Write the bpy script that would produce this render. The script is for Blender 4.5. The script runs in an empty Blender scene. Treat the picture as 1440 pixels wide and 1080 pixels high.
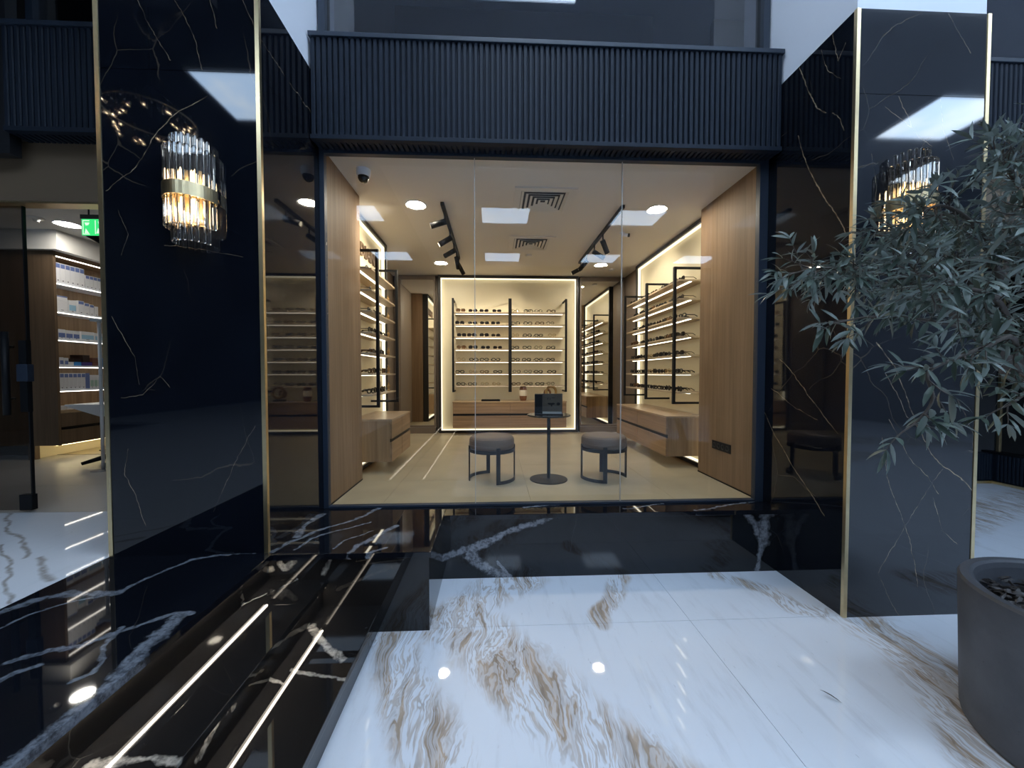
import bpy, bmesh, math, random
from math import sin, cos, pi, radians, sqrt, atan2
from mathutils import Vector, Matrix

random.seed(7)
SC = bpy.context.scene
COL = SC.collection

# ------------------------------------------------------------------ camera, world, big lights, exposure
cam_d = bpy.data.cameras.new('camera')
cam = bpy.data.objects.new('camera', cam_d); COL.objects.link(cam)
cam.location = (0, 0, 1.05)
cam.rotation_euler = (radians(90 - 1.60), radians(0.04), radians(-2.63))
cam_d.sensor_width = 36.0; cam_d.lens = 36.0 * 545 / 1440; cam_d.clip_start = 0.02
SC.camera = cam
SC.view_settings.view_transform = 'Standard'; SC.view_settings.look = 'None'
SC.view_settings.gamma = 1.0; SC.view_settings.exposure = 0.0; SC.view_settings.use_curve_mapping = False
wd = bpy.data.worlds.new('world'); SC.world = wd; wd.use_nodes = True
wd.node_tree.nodes['Background'].inputs[0].default_value = (0.55, 0.68, 0.9, 1)
wd.node_tree.nodes['Background'].inputs[1].default_value = 0.03
SKY_L = 11.8         # radiance of the skylight panes
DOWN_L = 190.0       # shop downlights
STRIP_L = 1.8        # led strips
SC.cycles.caustics_reflective = False; SC.cycles.caustics_refractive = False
SC.cycles.sample_clamp_indirect = 6.0

# ------------------------------------------------------------------ node helpers
def mat_new(name):
    m = bpy.data.materials.new(name); m.use_nodes = True
    nt = m.node_tree
    for n in list(nt.nodes):
        if n.type != 'OUTPUT_MATERIAL': nt.nodes.remove(n)
    return m, nt
def nd(nt, typ, ins=None, **attrs):
    n = nt.nodes.new(typ)
    for k, v in attrs.items(): setattr(n, k, v)
    for k, v in (ins or {}).items():
        s = n.inputs[k]
        if isinstance(v, bpy.types.NodeSocket): nt.links.new(v, s)
        else: s.default_value = v
    return n
def math_(nt, op, a, b=0.0, clamp=False): return nd(nt, 'ShaderNodeMath', {0: a, 1: b}, operation=op, use_clamp=clamp).outputs[0]
def vm(nt, op, a, b=(0, 0, 0)): return nd(nt, 'ShaderNodeVectorMath', {0: a, 1: b}, operation=op)
def noise(nt, vec, scale, detail=3.0, rough=0.55): return nd(nt, 'ShaderNodeTexNoise', {'Vector': vec, 'Scale': scale, 'Detail': detail, 'Roughness': rough})
def maprange(nt, v, a, b, c=0.0, d=1.0, smooth=True):
    return nd(nt, 'ShaderNodeMapRange', {0: v, 1: a, 2: b, 3: c, 4: d}, interpolation_type='SMOOTHSTEP' if smooth else 'LINEAR').outputs[0]
def mixc(nt, f, a, b):
    n = nd(nt, 'ShaderNodeMix', data_type='RGBA')
    for i, v in ((0, f), (6, a), (7, b)):
        if isinstance(v, bpy.types.NodeSocket): nt.links.new(v, n.inputs[i])
        else: n.inputs[i].default_value = v if i == 0 else (*v, 1) if len(v) == 3 else v
    return n.outputs[2]
def position(nt): return nd(nt, 'ShaderNodeNewGeometry').outputs['Position']
def objcoord(nt): return nd(nt, 'ShaderNodeTexCoord').outputs['Object']
def out(nt, sh): nt.links.new(sh, nt.nodes['Material Output'].inputs[0])
def principled(nt, col, rough=0.5, metal=0.0, ior=1.5, bump=None, **kw):
    p = nd(nt, 'ShaderNodeBsdfPrincipled')
    for k, v in (('Base Color', col), ('Roughness', rough), ('Metallic', metal), ('IOR', ior)):
        if isinstance(v, bpy.types.NodeSocket): nt.links.new(v, p.inputs[k])
        else: p.inputs[k].default_value = (*v, 1) if isinstance(v, tuple) and len(v) == 3 else v
    for k, v in kw.items(): p.inputs[k.replace('_', ' ')].default_value = v
    if bump is not None: nt.links.new(bump, p.inputs['Normal'])
    out(nt, p.outputs[0]); return p
def warp(nt, P, s1, a1, s2=0, a2=0):
    n = noise(nt, P, s1, 2.0).outputs['Color']
    v = nd(nt, 'ShaderNodeVectorMath', {0: vm(nt, 'SUBTRACT', n, (.5, .5, .5)).outputs[0], 'Scale': a1}, operation='SCALE').outputs[0]
    q = vm(nt, 'ADD', P, v).outputs[0]
    if a2:
        n = noise(nt, P, s2, 3.0).outputs['Color']
        v = nd(nt, 'ShaderNodeVectorMath', {0: vm(nt, 'SUBTRACT', n, (.5, .5, .5)).outputs[0], 'Scale': a2}, operation='SCALE').outputs[0]
        q = vm(nt, 'ADD', q, v).outputs[0]
    return q
def vein_dist(nt, P, lines):
    best = None
    for pts, w in lines:
        loc = None
        for a, b in zip(pts[:-1], pts[1:]):
            A, B = Vector(a), Vector(b); ab = B - A; l2 = max(ab.length_squared, 1e-8)
            pa = vm(nt, 'SUBTRACT', P, tuple(A)).outputs[0]
            t = nd(nt, 'ShaderNodeVectorMath', {0: pa, 1: tuple(ab / l2)}, operation='DOT_PRODUCT').outputs['Value']
            t = math_(nt, 'ADD', t, 0.0, True)
            c = nd(nt, 'ShaderNodeVectorMath', {0: tuple(ab), 'Scale': t}, operation='SCALE').outputs[0]
            d = nd(nt, 'ShaderNodeVectorMath', {0: pa, 1: c}, operation='DISTANCE').outputs['Value']
            loc = d if loc is None else math_(nt, 'MINIMUM', loc, d)
        loc = math_(nt, 'DIVIDE', loc, w)
        best = loc if best is None else math_(nt, 'MINIMUM', best, loc)
    return best

def plain(name, col, rough=0.5, metal=0.0, var=0.0, scale=20.0, ior=1.5, bumpy=0.0, **kw):
    m, nt = mat_new(name)
    c = col; b = None
    if var or bumpy:
        P = objcoord(nt); n = noise(nt, P, scale, 4.0).outputs['Fac']
        if var: c = mixc(nt, n, tuple(x * (1 - var) for x in col), tuple(min(1, x * (1 + var)) for x in col))
        if bumpy: b = nd(nt, 'ShaderNodeBump', {'Height': n, 'Strength': bumpy, 'Distance': 0.004}).outputs[0]
    principled(nt, c, rough, metal, ior, b, **kw); return m
def emit(name, col, strength):
    m, nt = mat_new(name); e = nd(nt, 'ShaderNodeEmission', {0: (*col, 1), 1: strength}); out(nt, e.outputs[0]); return m

def black_marble(name, lines, vein=(.55, .56, .56), base=(.0045, .006, .010), breccia=True, faint=.25, w1=.05, w2=.02, rough=.045, ior=1.52, plane=None):
    m, nt = mat_new(name); P = position(nt)
    Q = warp(nt, P, 5.0, w1, 26.0, w2)
    if plane:      # the slab's own plane: the wobble of a vein stays inside it
        k = 'xyz'.index(plane[0]); msk = [1, 1, 1]; msk[k] = 0; cst = [0, 0, 0]; cst[k] = plane[1]
        Q = vm(nt, 'ADD', vm(nt, 'MULTIPLY', Q, tuple(msk)).outputs[0], tuple(cst)).outputs[0]
    cl = noise(nt, P, 2.2, 3.0).outputs['Fac']
    col = mixc(nt, cl, tuple(x * .6 for x in base), tuple(x * 1.7 for x in base))
    # faint net of hairline veins
    R = warp(nt, P, 1.2, .45, 9.0, .035)
    vo = nd(nt, 'ShaderNodeTexVoronoi', {'Vector': R, 'Scale': 1.35}, feature='DISTANCE_TO_EDGE').outputs['Distance']
    ln = maprange(nt, vo, .0055, .0)
    gate = maprange(nt, noise(nt, P, 1.9, 2.0).outputs['Fac'], .44, .62)
    col = mixc(nt, math_(nt, 'MULTIPLY', math_(nt, 'MULTIPLY', ln, gate), faint), col, vein)
    if lines:
        d = vein_dist(nt, Q, lines if breccia else [(p, w*.62) for p, w in lines])
        if breccia:
            d = math_(nt, 'MULTIPLY', d, math_(nt, 'ADD', .35, math_(nt, 'MULTIPLY', noise(nt, P, 6.0, 2.0).outputs['Fac'], 1.3)))
            sn = noise(nt, P, 11.0, 9.0, .72).outputs['Fac']
            mk = maprange(nt, math_(nt, 'ADD', d, math_(nt, 'MULTIPLY', math_(nt, 'SUBTRACT', sn, .5), 2.4)), 1.0, .35)
            n = noise(nt, P, 26.0, 7.0, .72).outputs['Fac']
            mk = math_(nt, 'MULTIPLY', mk, maprange(nt, n, .36, .60, .25, .95))
            vcol = mixc(nt, noise(nt, P, 90.0, 2.0).outputs['Fac'], tuple(x * .45 for x in vein), vein)
        else:
            mk = maprange(nt, d, 1.0, .62)
            n = noise(nt, P, 14.0, 3.0).outputs['Fac']
            mk = math_(nt, 'MULTIPLY', mk, maprange(nt, n, .34, .60, .16, 1.0)); vcol = vein
        col = mixc(nt, mk, col, vcol)
    principled(nt, col, rough, 0, ior); return m
def white_marble(name, bands, base=(.76, .80, .86), beige=(.36, .27, .19), rough=.03, greyveins=0.30, thin=False):
    m, nt = mat_new(name); P = position(nt)
    # cloud and slanting grey streaks
    mp = nd(nt, 'ShaderNodeMapping', {'Vector': P, 'Rotation': (0, 0, radians(38)), 'Scale': (9, 1.6, 3)}).outputs[0]
    st = noise(nt, mp, 1.6, 6.0, .62).outputs['Fac']
    cl = noise(nt, P, 1.1, 3.0).outputs['Fac']
    col = mixc(nt, math_(nt, 'MULTIPLY', maprange(nt, st, .52, .78), greyveins), base, (.42, .42, .44))
    col = mixc(nt, maprange(nt, cl, .35, .75, 0, .22), col, tuple(x * .86 for x in base))
    spk = noise(nt, nd(nt, 'ShaderNodeMapping', {'Vector': P, 'Rotation': (0, 0, radians(25)), 'Scale': (30, 12, 10)}).outputs[0], 1.5, 3.0).outputs['Fac']
    col = mixc(nt, math_(nt, 'MULTIPLY', maprange(nt, spk, .70, .78), .35), col, (.33, .33, .35))
    if bands:
        if thin:
            d = vein_dist(nt, vm(nt, 'MULTIPLY', warp(nt, P, 4.0, .10, 14.0, .02), (1, 1, 0)).outputs[0], bands)
            n = noise(nt, P, 22.0, 4.0).outputs['Fac']
            mk = math_(nt, 'MULTIPLY', maprange(nt, d, 1.6, .1), maprange(nt, n, .3, .55, .5, .95))
            col = mixc(nt, mk, col, (.40, .36, .33))
        else:
            W = vm(nt, 'ADD', vm(nt, 'MULTIPLY', warp(nt, P, 1.7, .22, 7.0, .05), (1, 1, 0)).outputs[0], (0, 0, -.49)).outputs[0]
            d = vein_dist(nt, W, bands)
            ed = noise(nt, P, 5.0, 4.0, .6).outputs['Fac']
            mask = maprange(nt, math_(nt, 'ADD', d, math_(nt, 'MULTIPLY', ed, .8)), 1.95, 1.05)
            fl = nd(nt, 'ShaderNodeMapping', {'Vector': W, 'Rotation': (0, 0, radians(-28)), 'Scale': (9.5, 1.7, 2)}).outputs[0]
            f1 = nd(nt, 'ShaderNodeTexNoise', {'Vector': fl, 'Scale': 1.0, 'Detail': 4.0, 'Roughness': .58, 'Distortion': .55}).outputs['Fac']
            fr = math_(nt, 'FRACT', math_(nt, 'MULTIPLY', f1, 12.0))
            tri = math_(nt, 'ABSOLUTE', math_(nt, 'SUBTRACT', math_(nt, 'MULTIPLY', fr, 2.0), 1.0))
            lines = maprange(nt, tri, .30, .90)
            body = maprange(nt, f1, .49, .57)
            tone = noise(nt, fl, 3.0, 4.0, .6).outputs['Fac']
            bc = mixc(nt, maprange(nt, tone, .3, .7), tuple(x * .70 for x in beige), tuple(min(1, x * 1.45) for x in beige))
            f = math_(nt, 'MULTIPLY', mask, math_(nt, 'MINIMUM', math_(nt, 'ADD', math_(nt, 'MULTIPLY', lines, .55), math_(nt, 'MULTIPLY', body, .55)), .92))
            col = mixc(nt, f, col, bc)
    principled(nt, col, rough, 0, 1.48); return m
def wood(name, light, dark, grain='z', rough=.42):
    m, nt = mat_new(name); P = objcoord(nt)
    s = {'z': (34, 34, 1.1), 'x': (1.1, 34, 34), 'y': (34, 1.1, 34)}[grain]
    mp = nd(nt, 'ShaderNodeMapping', {'Vector': P, 'Scale': s}).outputs[0]
    n1 = noise(nt, mp, 1.0, 4.0, .6).outputs['Fac']
    s2 = tuple(x * .28 if x > 2 else x * .8 for x in s)
    n2 = noise(nt, nd(nt, 'ShaderNodeMapping', {'Vector': P, 'Scale': s2}).outputs[0], 1.0, 2.0).outputs['Fac']
    f = math_(nt, 'ADD', math_(nt, 'MULTIPLY', maprange(nt, n1, .3, .7), .55), math_(nt, 'MULTIPLY', maprange(nt, n2, .3, .7), .45))
    b = nd(nt, 'ShaderNodeBump', {'Height': n1, 'Strength': .12, 'Distance': .002}).outputs[0]
    principled(nt, mixc(nt, f, dark, light), rough, 0, 1.45, b); return m
def pane_mat(name, tint=(1, 1, 1), rough=0.0, ior=1.5, dust=0.0):
    m, nt = mat_new(name)
    g0 = nd(nt, 'ShaderNodeNewGeometry')
    cs = math_(nt, 'ABSOLUTE', nd(nt, 'ShaderNodeVectorMath', {0: g0.outputs['Normal'], 1: g0.outputs['Incoming']}, operation='DOT_PRODUCT').outputs['Value'])
    k = math_(nt, 'POWER', math_(nt, 'SUBTRACT', 1.0, cs), 5.0); f0 = ((ior-1)/(ior+1))**2
    fr = math_(nt, 'ADD', math_(nt, 'MULTIPLY', k, 1-f0), f0, True)
    a = nd(nt, 'ShaderNodeBsdfTransparent', {0: (*tint, 1)}).outputs[0]
    g = nd(nt, 'ShaderNodeBsdfGlossy', {'Color': (1, 1, 1, 1), 'Roughness': rough}).outputs[0]
    mx = nd(nt, 'ShaderNodeMixShader', {0: fr, 1: a, 2: g}).outputs[0]
    out(nt, mx); return m

# ------------------------------------------------------------------ mesh helpers
class MB:
    def __init__(s): s.v = []; s.f = []; s.sm = []; s.mi = []
    def add(s, vs, fs, smooth=False, mi=0):
        o = len(s.v); s.v += [tuple(v) for v in vs]
        for f in fs: s.f.append(tuple(i + o for i in f)); s.sm.append(smooth); s.mi.append(mi)
        return s
    def box(s, x0, x1, y0, y1, z0, z1, mi=0, b=0.0):
        if x0 > x1: x0, x1 = x1, x0
        if y0 > y1: y0, y1 = y1, y0
        if z0 > z1: z0, z1 = z1, z0
        if b <= 0:
            return s.add([(x0,y0,z0),(x1,y0,z0),(x1,y1,z0),(x0,y1,z0),(x0,y0,z1),(x1,y0,z1),(x1,y1,z1),(x0,y1,z1)],
                         [(0,3,2,1),(4,5,6,7),(0,1,5,4),(1,2,6,5),(2,3,7,6),(3,0,4,7)], False, mi)
        bm = bmesh.new(); bmesh.ops.create_cube(bm, size=1.0)
        for v in bm.verts: v.co = Vector(((x0+x1)/2 + v.co.x*(x1-x0), (y0+y1)/2 + v.co.y*(y1-y0), (z0+z1)/2 + v.co.z*(z1-z0)))
        bmesh.ops.bevel(bm, geom=bm.edges[:], offset=min(b, .45*min(x1-x0, y1-y0, z1-z0)), segments=2, profile=.6, affect='EDGES')
        return s.addbm(bm, False, mi)
    def addbm(s, bm, smooth=False, mi=0):
        bm.verts.index_update()
        s.add([tuple(v.co) for v in bm.verts], [tuple(v.index for v in f.verts) for f in bm.faces], smooth, mi); bm.free(); return s
    def tube(s, pts, r, n=10, closed=False, caps=True, mi=0, smooth=True):
        pts = [Vector(p) for p in pts]; rs = r if isinstance(r, (list, tuple)) else [r]*len(pts)
        k = len(pts); vs = []; up = None
        for i, p in enumerate(pts):
            if closed: t = (pts[(i+1) % k] - pts[i-1])
            else: t = pts[min(i+1, k-1)] - pts[max(i-1, 0)]
            t = t.normalized() if t.length > 1e-9 else Vector((0, 0, 1))
            if up is None:
                up = Vector((0, 0, 1)) if abs(t.z) < .9 else Vector((1, 0, 0))
            a = t.cross(up); a = a.normalized() if a.length > 1e-6 else t.orthogonal().normalized()
            b = a.cross(t).normalized(); up = b
            for j in range(n):
                an = 2*pi*j/n; vs.append(p + (a*cos(an) + b*sin(an))*rs[i])
        fs = []
        for i in range(k if closed else k-1):
            for j in range(n):
                a0 = i*n + j; a1 = i*n + (j+1) % n; b0 = ((i+1) % k)*n + j; b1 = ((i+1) % k)*n + (j+1) % n
                fs.append((a0, a1, b1, b0))
        s.add(vs, fs, smooth, mi)
        if caps and not closed:
            o = len(s.v) - len(vs)
            s.f.append(tuple(o + j for j in reversed(range(n)))); s.sm.append(False); s.mi.append(mi)
            s.f.append(tuple(o + (k-1)*n + j for j in range(n))); s.sm.append(False); s.mi.append(mi)
        return s
    def cyl(s, x, y, z0, z1, r, n=32, mi=0): return s.lathe([(0, z0), (r, z0), (r, z1), (0, z1)], x, y, n, mi)
    def lathe(s, prof, x=0, y=0, n=32, mi=0, smooth=True):
        # profile points with the z axis as axle; sharp edges are duplicated rings
        for (r0, z0), (r1, z1) in zip(prof[:-1], prof[1:]):
            if abs(r0-r1) < 1e-9 and abs(z0-z1) < 1e-9: continue
            A = [(x + r0*cos(2*pi*j/n), y + r0*sin(2*pi*j/n), z0) for j in range(n)] if r0 > 1e-9 else [(x, y, z0)]
            B = [(x + r1*cos(2*pi*j/n), y + r1*sin(2*pi*j/n), z1) for j in range(n)] if r1 > 1e-9 else [(x, y, z1)]
            fs = []; la = len(A)
            for j in range(n):
                k = (j+1) % n
                if len(A) == 1: fs.append((0, la + k, la + j)) if z1 < z0 or True else None
                elif len(B) == 1: fs.append((j, k, la))
                else: fs.append((j, k, la + k, la + j))
            s.add(A + B, fs, smooth, mi)
        return s
    def prism(s, poly, z0, z1, mi=0, smooth=False):
        n = len(poly)
        vs = [(x, y, z0) for x, y in poly] + [(x, y, z1) for x, y in poly]
        s.add(vs, [(i, (i+1) % n, n + (i+1) % n, n + i) for i in range(n)], smooth, mi)
        o = len(s.v) - 2*n
        s.f.append(tuple(o + i for i in reversed(range(n)))); s.sm.append(False); s.mi.append(mi)
        s.f.append(tuple(o + n + i for i in range(n))); s.sm.append(False); s.mi.append(mi); return s
    def mesh(s, name, mats):
        me = bpy.data.meshes.new(name); me.from_pydata(s.v, [], s.f)
        for m in (mats if isinstance(mats, (list, tuple)) else [mats]): me.materials.append(m)
        me.polygons.foreach_set('use_smooth', s.sm); me.polygons.foreach_set('material_index', s.mi); me.update()
        return me
    def build(s, name, mats, parent=None, **kw):
        return link(name, s.mesh(name, mats), parent, **kw)
def link(name, me, parent=None, loc=None, rot=None, **props):
    o = bpy.data.objects.new(name, me); COL.objects.link(o)
    if parent is not None: o.parent = parent
    if loc is not None: o.location = loc
    if rot is not None: o.rotation_euler = rot
    for k, v in props.items(): o[k] = v
    return o
def empty(name, loc=(0, 0, 0), rotz=0.0, **props):
    o = link(name, None, None, loc, (0, 0, rotz), **props); o.empty_display_size = .1; return o
def thing(name, label, cat, loc=(0, 0, 0), rotz=0.0, group=None):
    o = empty(name, loc, rotz, label=label, category=cat)
    if group: o['group'] = group
    return o
def tag(o, label, cat, group=None):
    o['label'] = label; o['category'] = cat
    if group: o['group'] = group
    return o
def struct(name, loc=(0, 0, 0), **props): return empty(name, loc, kind='structure', **props)
def copy_tree(o, parent=None):
    c = o.copy(); COL.objects.link(c)
    if parent is not None: c.parent = parent
    for ch in list(o.children): copy_tree(ch, c)
    return c
def BX(*a, **k): return MB().box(*a, **k)
ORD = ['first', 'second', 'third', 'fourth', 'fifth', 'sixth', 'seventh', 'eighth', 'ninth', 'tenth', 'eleventh', 'twelfth', 'thirteenth', 'fourteenth']

# ------------------------------------------------------------------ materials
TRUNK = [(2.44, 1.35, -0.36), (2.42, 1.33, -0.05), (2.36, 1.33, 0.35), (2.117, 1.299, 0.855), (1.967, 1.372, 1.048), (1.905, 1.397, 1.135), (1.898, 1.419, 1.191)]
BRANCHES = [[(1.905, 1.397, 1.135), (1.81, 1.424, 1.243), (1.637, 1.437, 1.392), (1.396, 1.399, 1.434), (1.168, 1.359, 1.426), (1.068, 1.343, 1.405)], [(1.898, 1.419, 1.191), (1.972, 1.469, 1.304), (1.922, 1.526, 1.473), (1.776, 1.537, 1.62), (1.55, 1.497, 1.625)], [(1.972, 1.469, 1.304), (2.101, 1.516, 1.426), (2.194, 1.568, 1.638), (2.292, 1.62, 1.874), (2.324, 1.625, 2.092)], [(1.826, 1.403, 1.214), (1.498, 1.288, 1.234), (1.275, 1.249, 1.239), (1.089, 1.206, 1.209)], [(1.905, 1.397, 1.135), (1.728, 1.226, 1.179), (1.551, 1.137, 1.279), (1.36, 1.097, 1.312), (1.18, 1.056, 1.341)], [(1.967, 1.372, 1.048), (1.606, 1.131, 1.158), (1.444, 1.087, 1.122), (1.301, 1.043, 1.089), (1.174, 0.998, 1.049), (1.187, 0.995, 0.981), (1.149, 0.995, 0.924), (1.103, 0.996, 0.889)], [(1.967, 1.372, 1.048), (1.73, 1.171, 1.014), (1.606, 1.125, 0.96), (1.562, 1.127, 0.938)], [(2.101, 1.516, 1.426), (1.759, 1.335, 1.549), (1.573, 1.296, 1.63), (1.419, 1.252, 1.585)], [(1.967, 1.372, 1.048), (1.989, 1.318, 1.318), (1.8, 1.234, 1.585), (1.663, 1.194, 1.702), (1.552, 1.149, 1.731)], [(1.81, 1.424, 1.243), (1.917, 1.623, 1.375), (1.781, 1.682, 1.449), (1.557, 1.694, 1.497)], [(1.972, 1.469, 1.304), (2.166, 1.664, 1.449), (2.096, 1.722, 1.625), (1.932, 1.732, 1.692)], [(1.967, 1.372, 1.048), (2.351, 1.398, 1.171), (2.599, 1.394, 1.446), (2.765, 1.394, 1.721)], [(1.989, 1.318, 1.318), (2.27, 1.415, 1.667), (2.539, 1.516, 2.148)], [(2.351, 1.398, 1.171), (2.395, 1.195, 1.179), (2.541, 1.091, 1.279)], [(1.989, 1.318, 1.318), (1.74, 1.081, 1.396), (1.666, 0.989, 1.559)]]
V_LAND = [([(-2.189, 1.74, 0.0), (-2.137, 1.866, 0.0), (-2.043, 1.912, 0.0), (-1.815, 1.912, 0.0)], 0.035), ([(-1.815, 1.912, 0.0), (-1.76, 2.096, 0.0), (-1.708, 2.23, 0.0), (-1.564, 2.298, 0.0), (-1.394, 2.322, 0.0)], 0.018), ([(-2.052, 1.629, 0.0), (-2.015, 1.766, 0.0), (-1.954, 1.838, 0.0), (-1.84, 1.903, 0.0)], 0.008), ([(-1.767, 1.46, 0.0), (-1.695, 1.521, 0.0), (-1.59, 1.543, 0.0), (-1.538, 1.605, 0.0), (-1.477, 1.656, 0.0), (-1.407, 1.72, 0.0), (-1.319, 1.742, 0.0)], 0.018), ([(-1.364, 1.718, 0.0), (-1.347, 1.574, 0.0), (-1.326, 1.465, 0.0), (-1.302, 1.38, 0.0), (-1.273, 1.315, 0.0), (-1.297, 1.231, 0.0), (-1.295, 1.149, 0.0), (-1.293, 1.077, 0.0)], 0.042), ([(-1.545, 1.644, 0.0), (-1.499, 1.525, 0.0), (-1.443, 1.458, 0.0), (-1.409, 1.397, 0.0), (-1.449, 1.354, 0.0)], 0.014), ([(-1.685, 1.345, 0.0), (-1.681, 1.409, 0.0), (-1.643, 1.443, 0.0)], 0.02), ([(-1.31, 2.321, 0.0), (-1.27, 2.436, 0.0), (-1.18, 2.608, 0.0), (-1.003, 2.805, 0.0), (-0.883, 3.071, 0.0)], 0.022), ([(-1.192, 2.334, 0.0), (-1.146, 2.494, 0.0), (-1.02, 2.637, 0.0), (-0.877, 2.731, 0.0)], 0.012), ([(-1.268, 2.521, 0.0), (-1.315, 2.713, 0.0), (-1.271, 2.932, 0.0)], 0.03), ([(-0.851, 2.28, 0.0), (-0.833, 2.375, 0.0), (-0.742, 2.541, 0.0), (-0.664, 2.682, 0.0)], 0.022), ([(-0.732, 2.275, 0.0), (-0.649, 2.337, 0.0)], 0.02), ([(-0.959, 2.342, 0.0), (-0.946, 2.441, 0.0), (-0.813, 2.591, 0.0)], 0.01), ([(1.535, 2.871, 0.0), (1.955, 3.003, 0.0), (2.207, 3.076, 0.0)], 0.018), ([(0.234, 2.993, 0.0), (0.517, 3.053, 0.0)], 0.02), ([(1.015, 2.926, 0.0), (1.356, 3.032, 0.0)], 0.012)]
V_STEP = [([(-1.34, 1.419, -0.075), (-1.34, 1.372, -0.143), (-1.34, 1.245, -0.172)], 0.02), ([(-1.33, 1.574, -0.072), (-1.33, 1.685, -0.11), (-1.33, 1.829, -0.124)], 0.008), ([(-1.33, 1.912, -0.075), (-1.33, 1.907, -0.134)], 0.01), ([(-0.975, 2.3, 0.011), (-0.966, 2.3, -0.041), (-1.002, 2.3, -0.136)], 0.016), ([(-1.334, 2.3, -0.101), (-1.309, 2.3, -0.098)], 0.022), ([(-1.255, 2.3, -0.06), (-1.226, 2.3, -0.095), (-1.184, 2.3, -0.053)], 0.022), ([(-1.344, 2.024, -0.163), (-1.323, 2.06, -0.163), (-1.241, 2.178, -0.163), (-1.135, 2.334, -0.163)], 0.007), ([(-1.052, 2.106, -0.326), (-0.995, 2.116, -0.326), (-0.927, 2.031, -0.326), (-0.83, 1.941, -0.326), (-0.727, 1.858, -0.326)], 0.024), ([(-0.946, 1.803, -0.326), (-0.843, 1.776, -0.326), (-0.672, 1.739, -0.326)], 0.012), ([(-1.088, 1.758, -0.326), (-1.014, 1.762, -0.326), (-0.938, 1.723, -0.326)], 0.008), ([(-1.0, 2.332, -0.214), (-1.0, 2.245, -0.216), (-1.0, 2.207, -0.245)], 0.012), ([(-1.0, 1.521, -0.243), (-1.0, 1.425, -0.224), (-1.0, 1.338, -0.267)], 0.02), ([(-1.252, 1.225, -0.163), (-1.087, 1.241, -0.163), (-0.986, 1.228, -0.163)], 0.02)]
V_PLINTH = [([(-0.397, 2.88, -0.341), (-0.153, 2.88, -0.251), (0.131, 2.88, -0.128), (0.498, 2.88, -0.023)], 0.03), ([(-0.185, 2.88, -0.33), (-0.059, 2.88, -0.413), (0.099, 2.88, -0.489)], 0.045), ([(1.929, 2.88, -0.02), (2.016, 2.88, -0.116), (2.072, 2.88, -0.263), (2.044, 2.88, -0.483)], 0.035), ([(2.09, 2.88, -0.065), (2.163, 2.88, -0.014)], 0.05), ([(2.091, 2.88, -0.117), (2.093, 2.88, -0.263)], 0.05), ([(0.024, 2.88, -0.382), (0.124, 2.88, -0.487)], 0.02)]
V_PILL = [([(-2.172, 2.3, 2.073), (-2.094, 2.3, 2.137), (-2.008, 2.3, 2.194), (-1.949, 2.3, 2.286), (-1.896, 2.3, 2.385), (-1.81, 2.3, 2.486), (-1.614, 2.3, 2.609)], 0.0035), ([(-1.965, 2.3, 3.12), (-1.919, 2.3, 2.987), (-1.857, 2.3, 2.893), (-1.802, 2.3, 2.798)], 0.0018), ([(-1.775, 2.3, 3.128), (-1.713, 2.3, 3.014), (-1.665, 2.3, 2.9), (-1.638, 2.3, 2.753)], 0.0018), ([(-1.583, 2.3, 3.136), (-1.548, 2.3, 2.982)], 0.0015), ([(-1.41, 2.3, 3.143), (-1.321, 2.3, 2.932)], 0.0015), ([(-2.154, 2.3, 1.372), (-2.11, 2.3, 1.272), (-2.044, 2.3, 1.151), (-2.021, 2.3, 0.99)], 0.0022), ([(-2.12, 2.3, 0.909), (-2.003, 2.3, 0.929), (-1.904, 2.3, 1.03), (-1.854, 2.3, 0.969)], 0.0018), ([(-2.089, 2.3, 0.624), (-2.113, 2.3, 0.482), (-2.05, 2.3, 0.337), (-2.004, 2.3, 0.171)], 0.0022), ([(-2.11, 2.3, 1.968), (-2.056, 2.3, 1.83), (-2.098, 2.3, 1.711)], 0.0014), ([(-1.866, 2.3, 1.774), (-1.672, 2.3, 1.757), (-1.438, 2.3, 1.712)], 0.0014), ([(-1.626, 2.3, 0.248), (-1.501, 2.3, 0.536), (-1.377, 2.3, 0.742)], 0.0012), ([(-1.325, 2.505, 3.253), (-1.325, 2.623, 3.091), (-1.325, 2.705, 2.878), (-1.325, 2.796, 2.699)], 0.003), ([(-1.325, 2.375, 1.993), (-1.325, 2.498, 1.78), (-1.325, 2.638, 1.636), (-1.325, 2.652, 1.499)], 0.003), ([(-1.325, 2.308, 1.235), (-1.325, 2.417, 0.985), (-1.325, 2.488, 0.715)], 0.003)]
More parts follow.
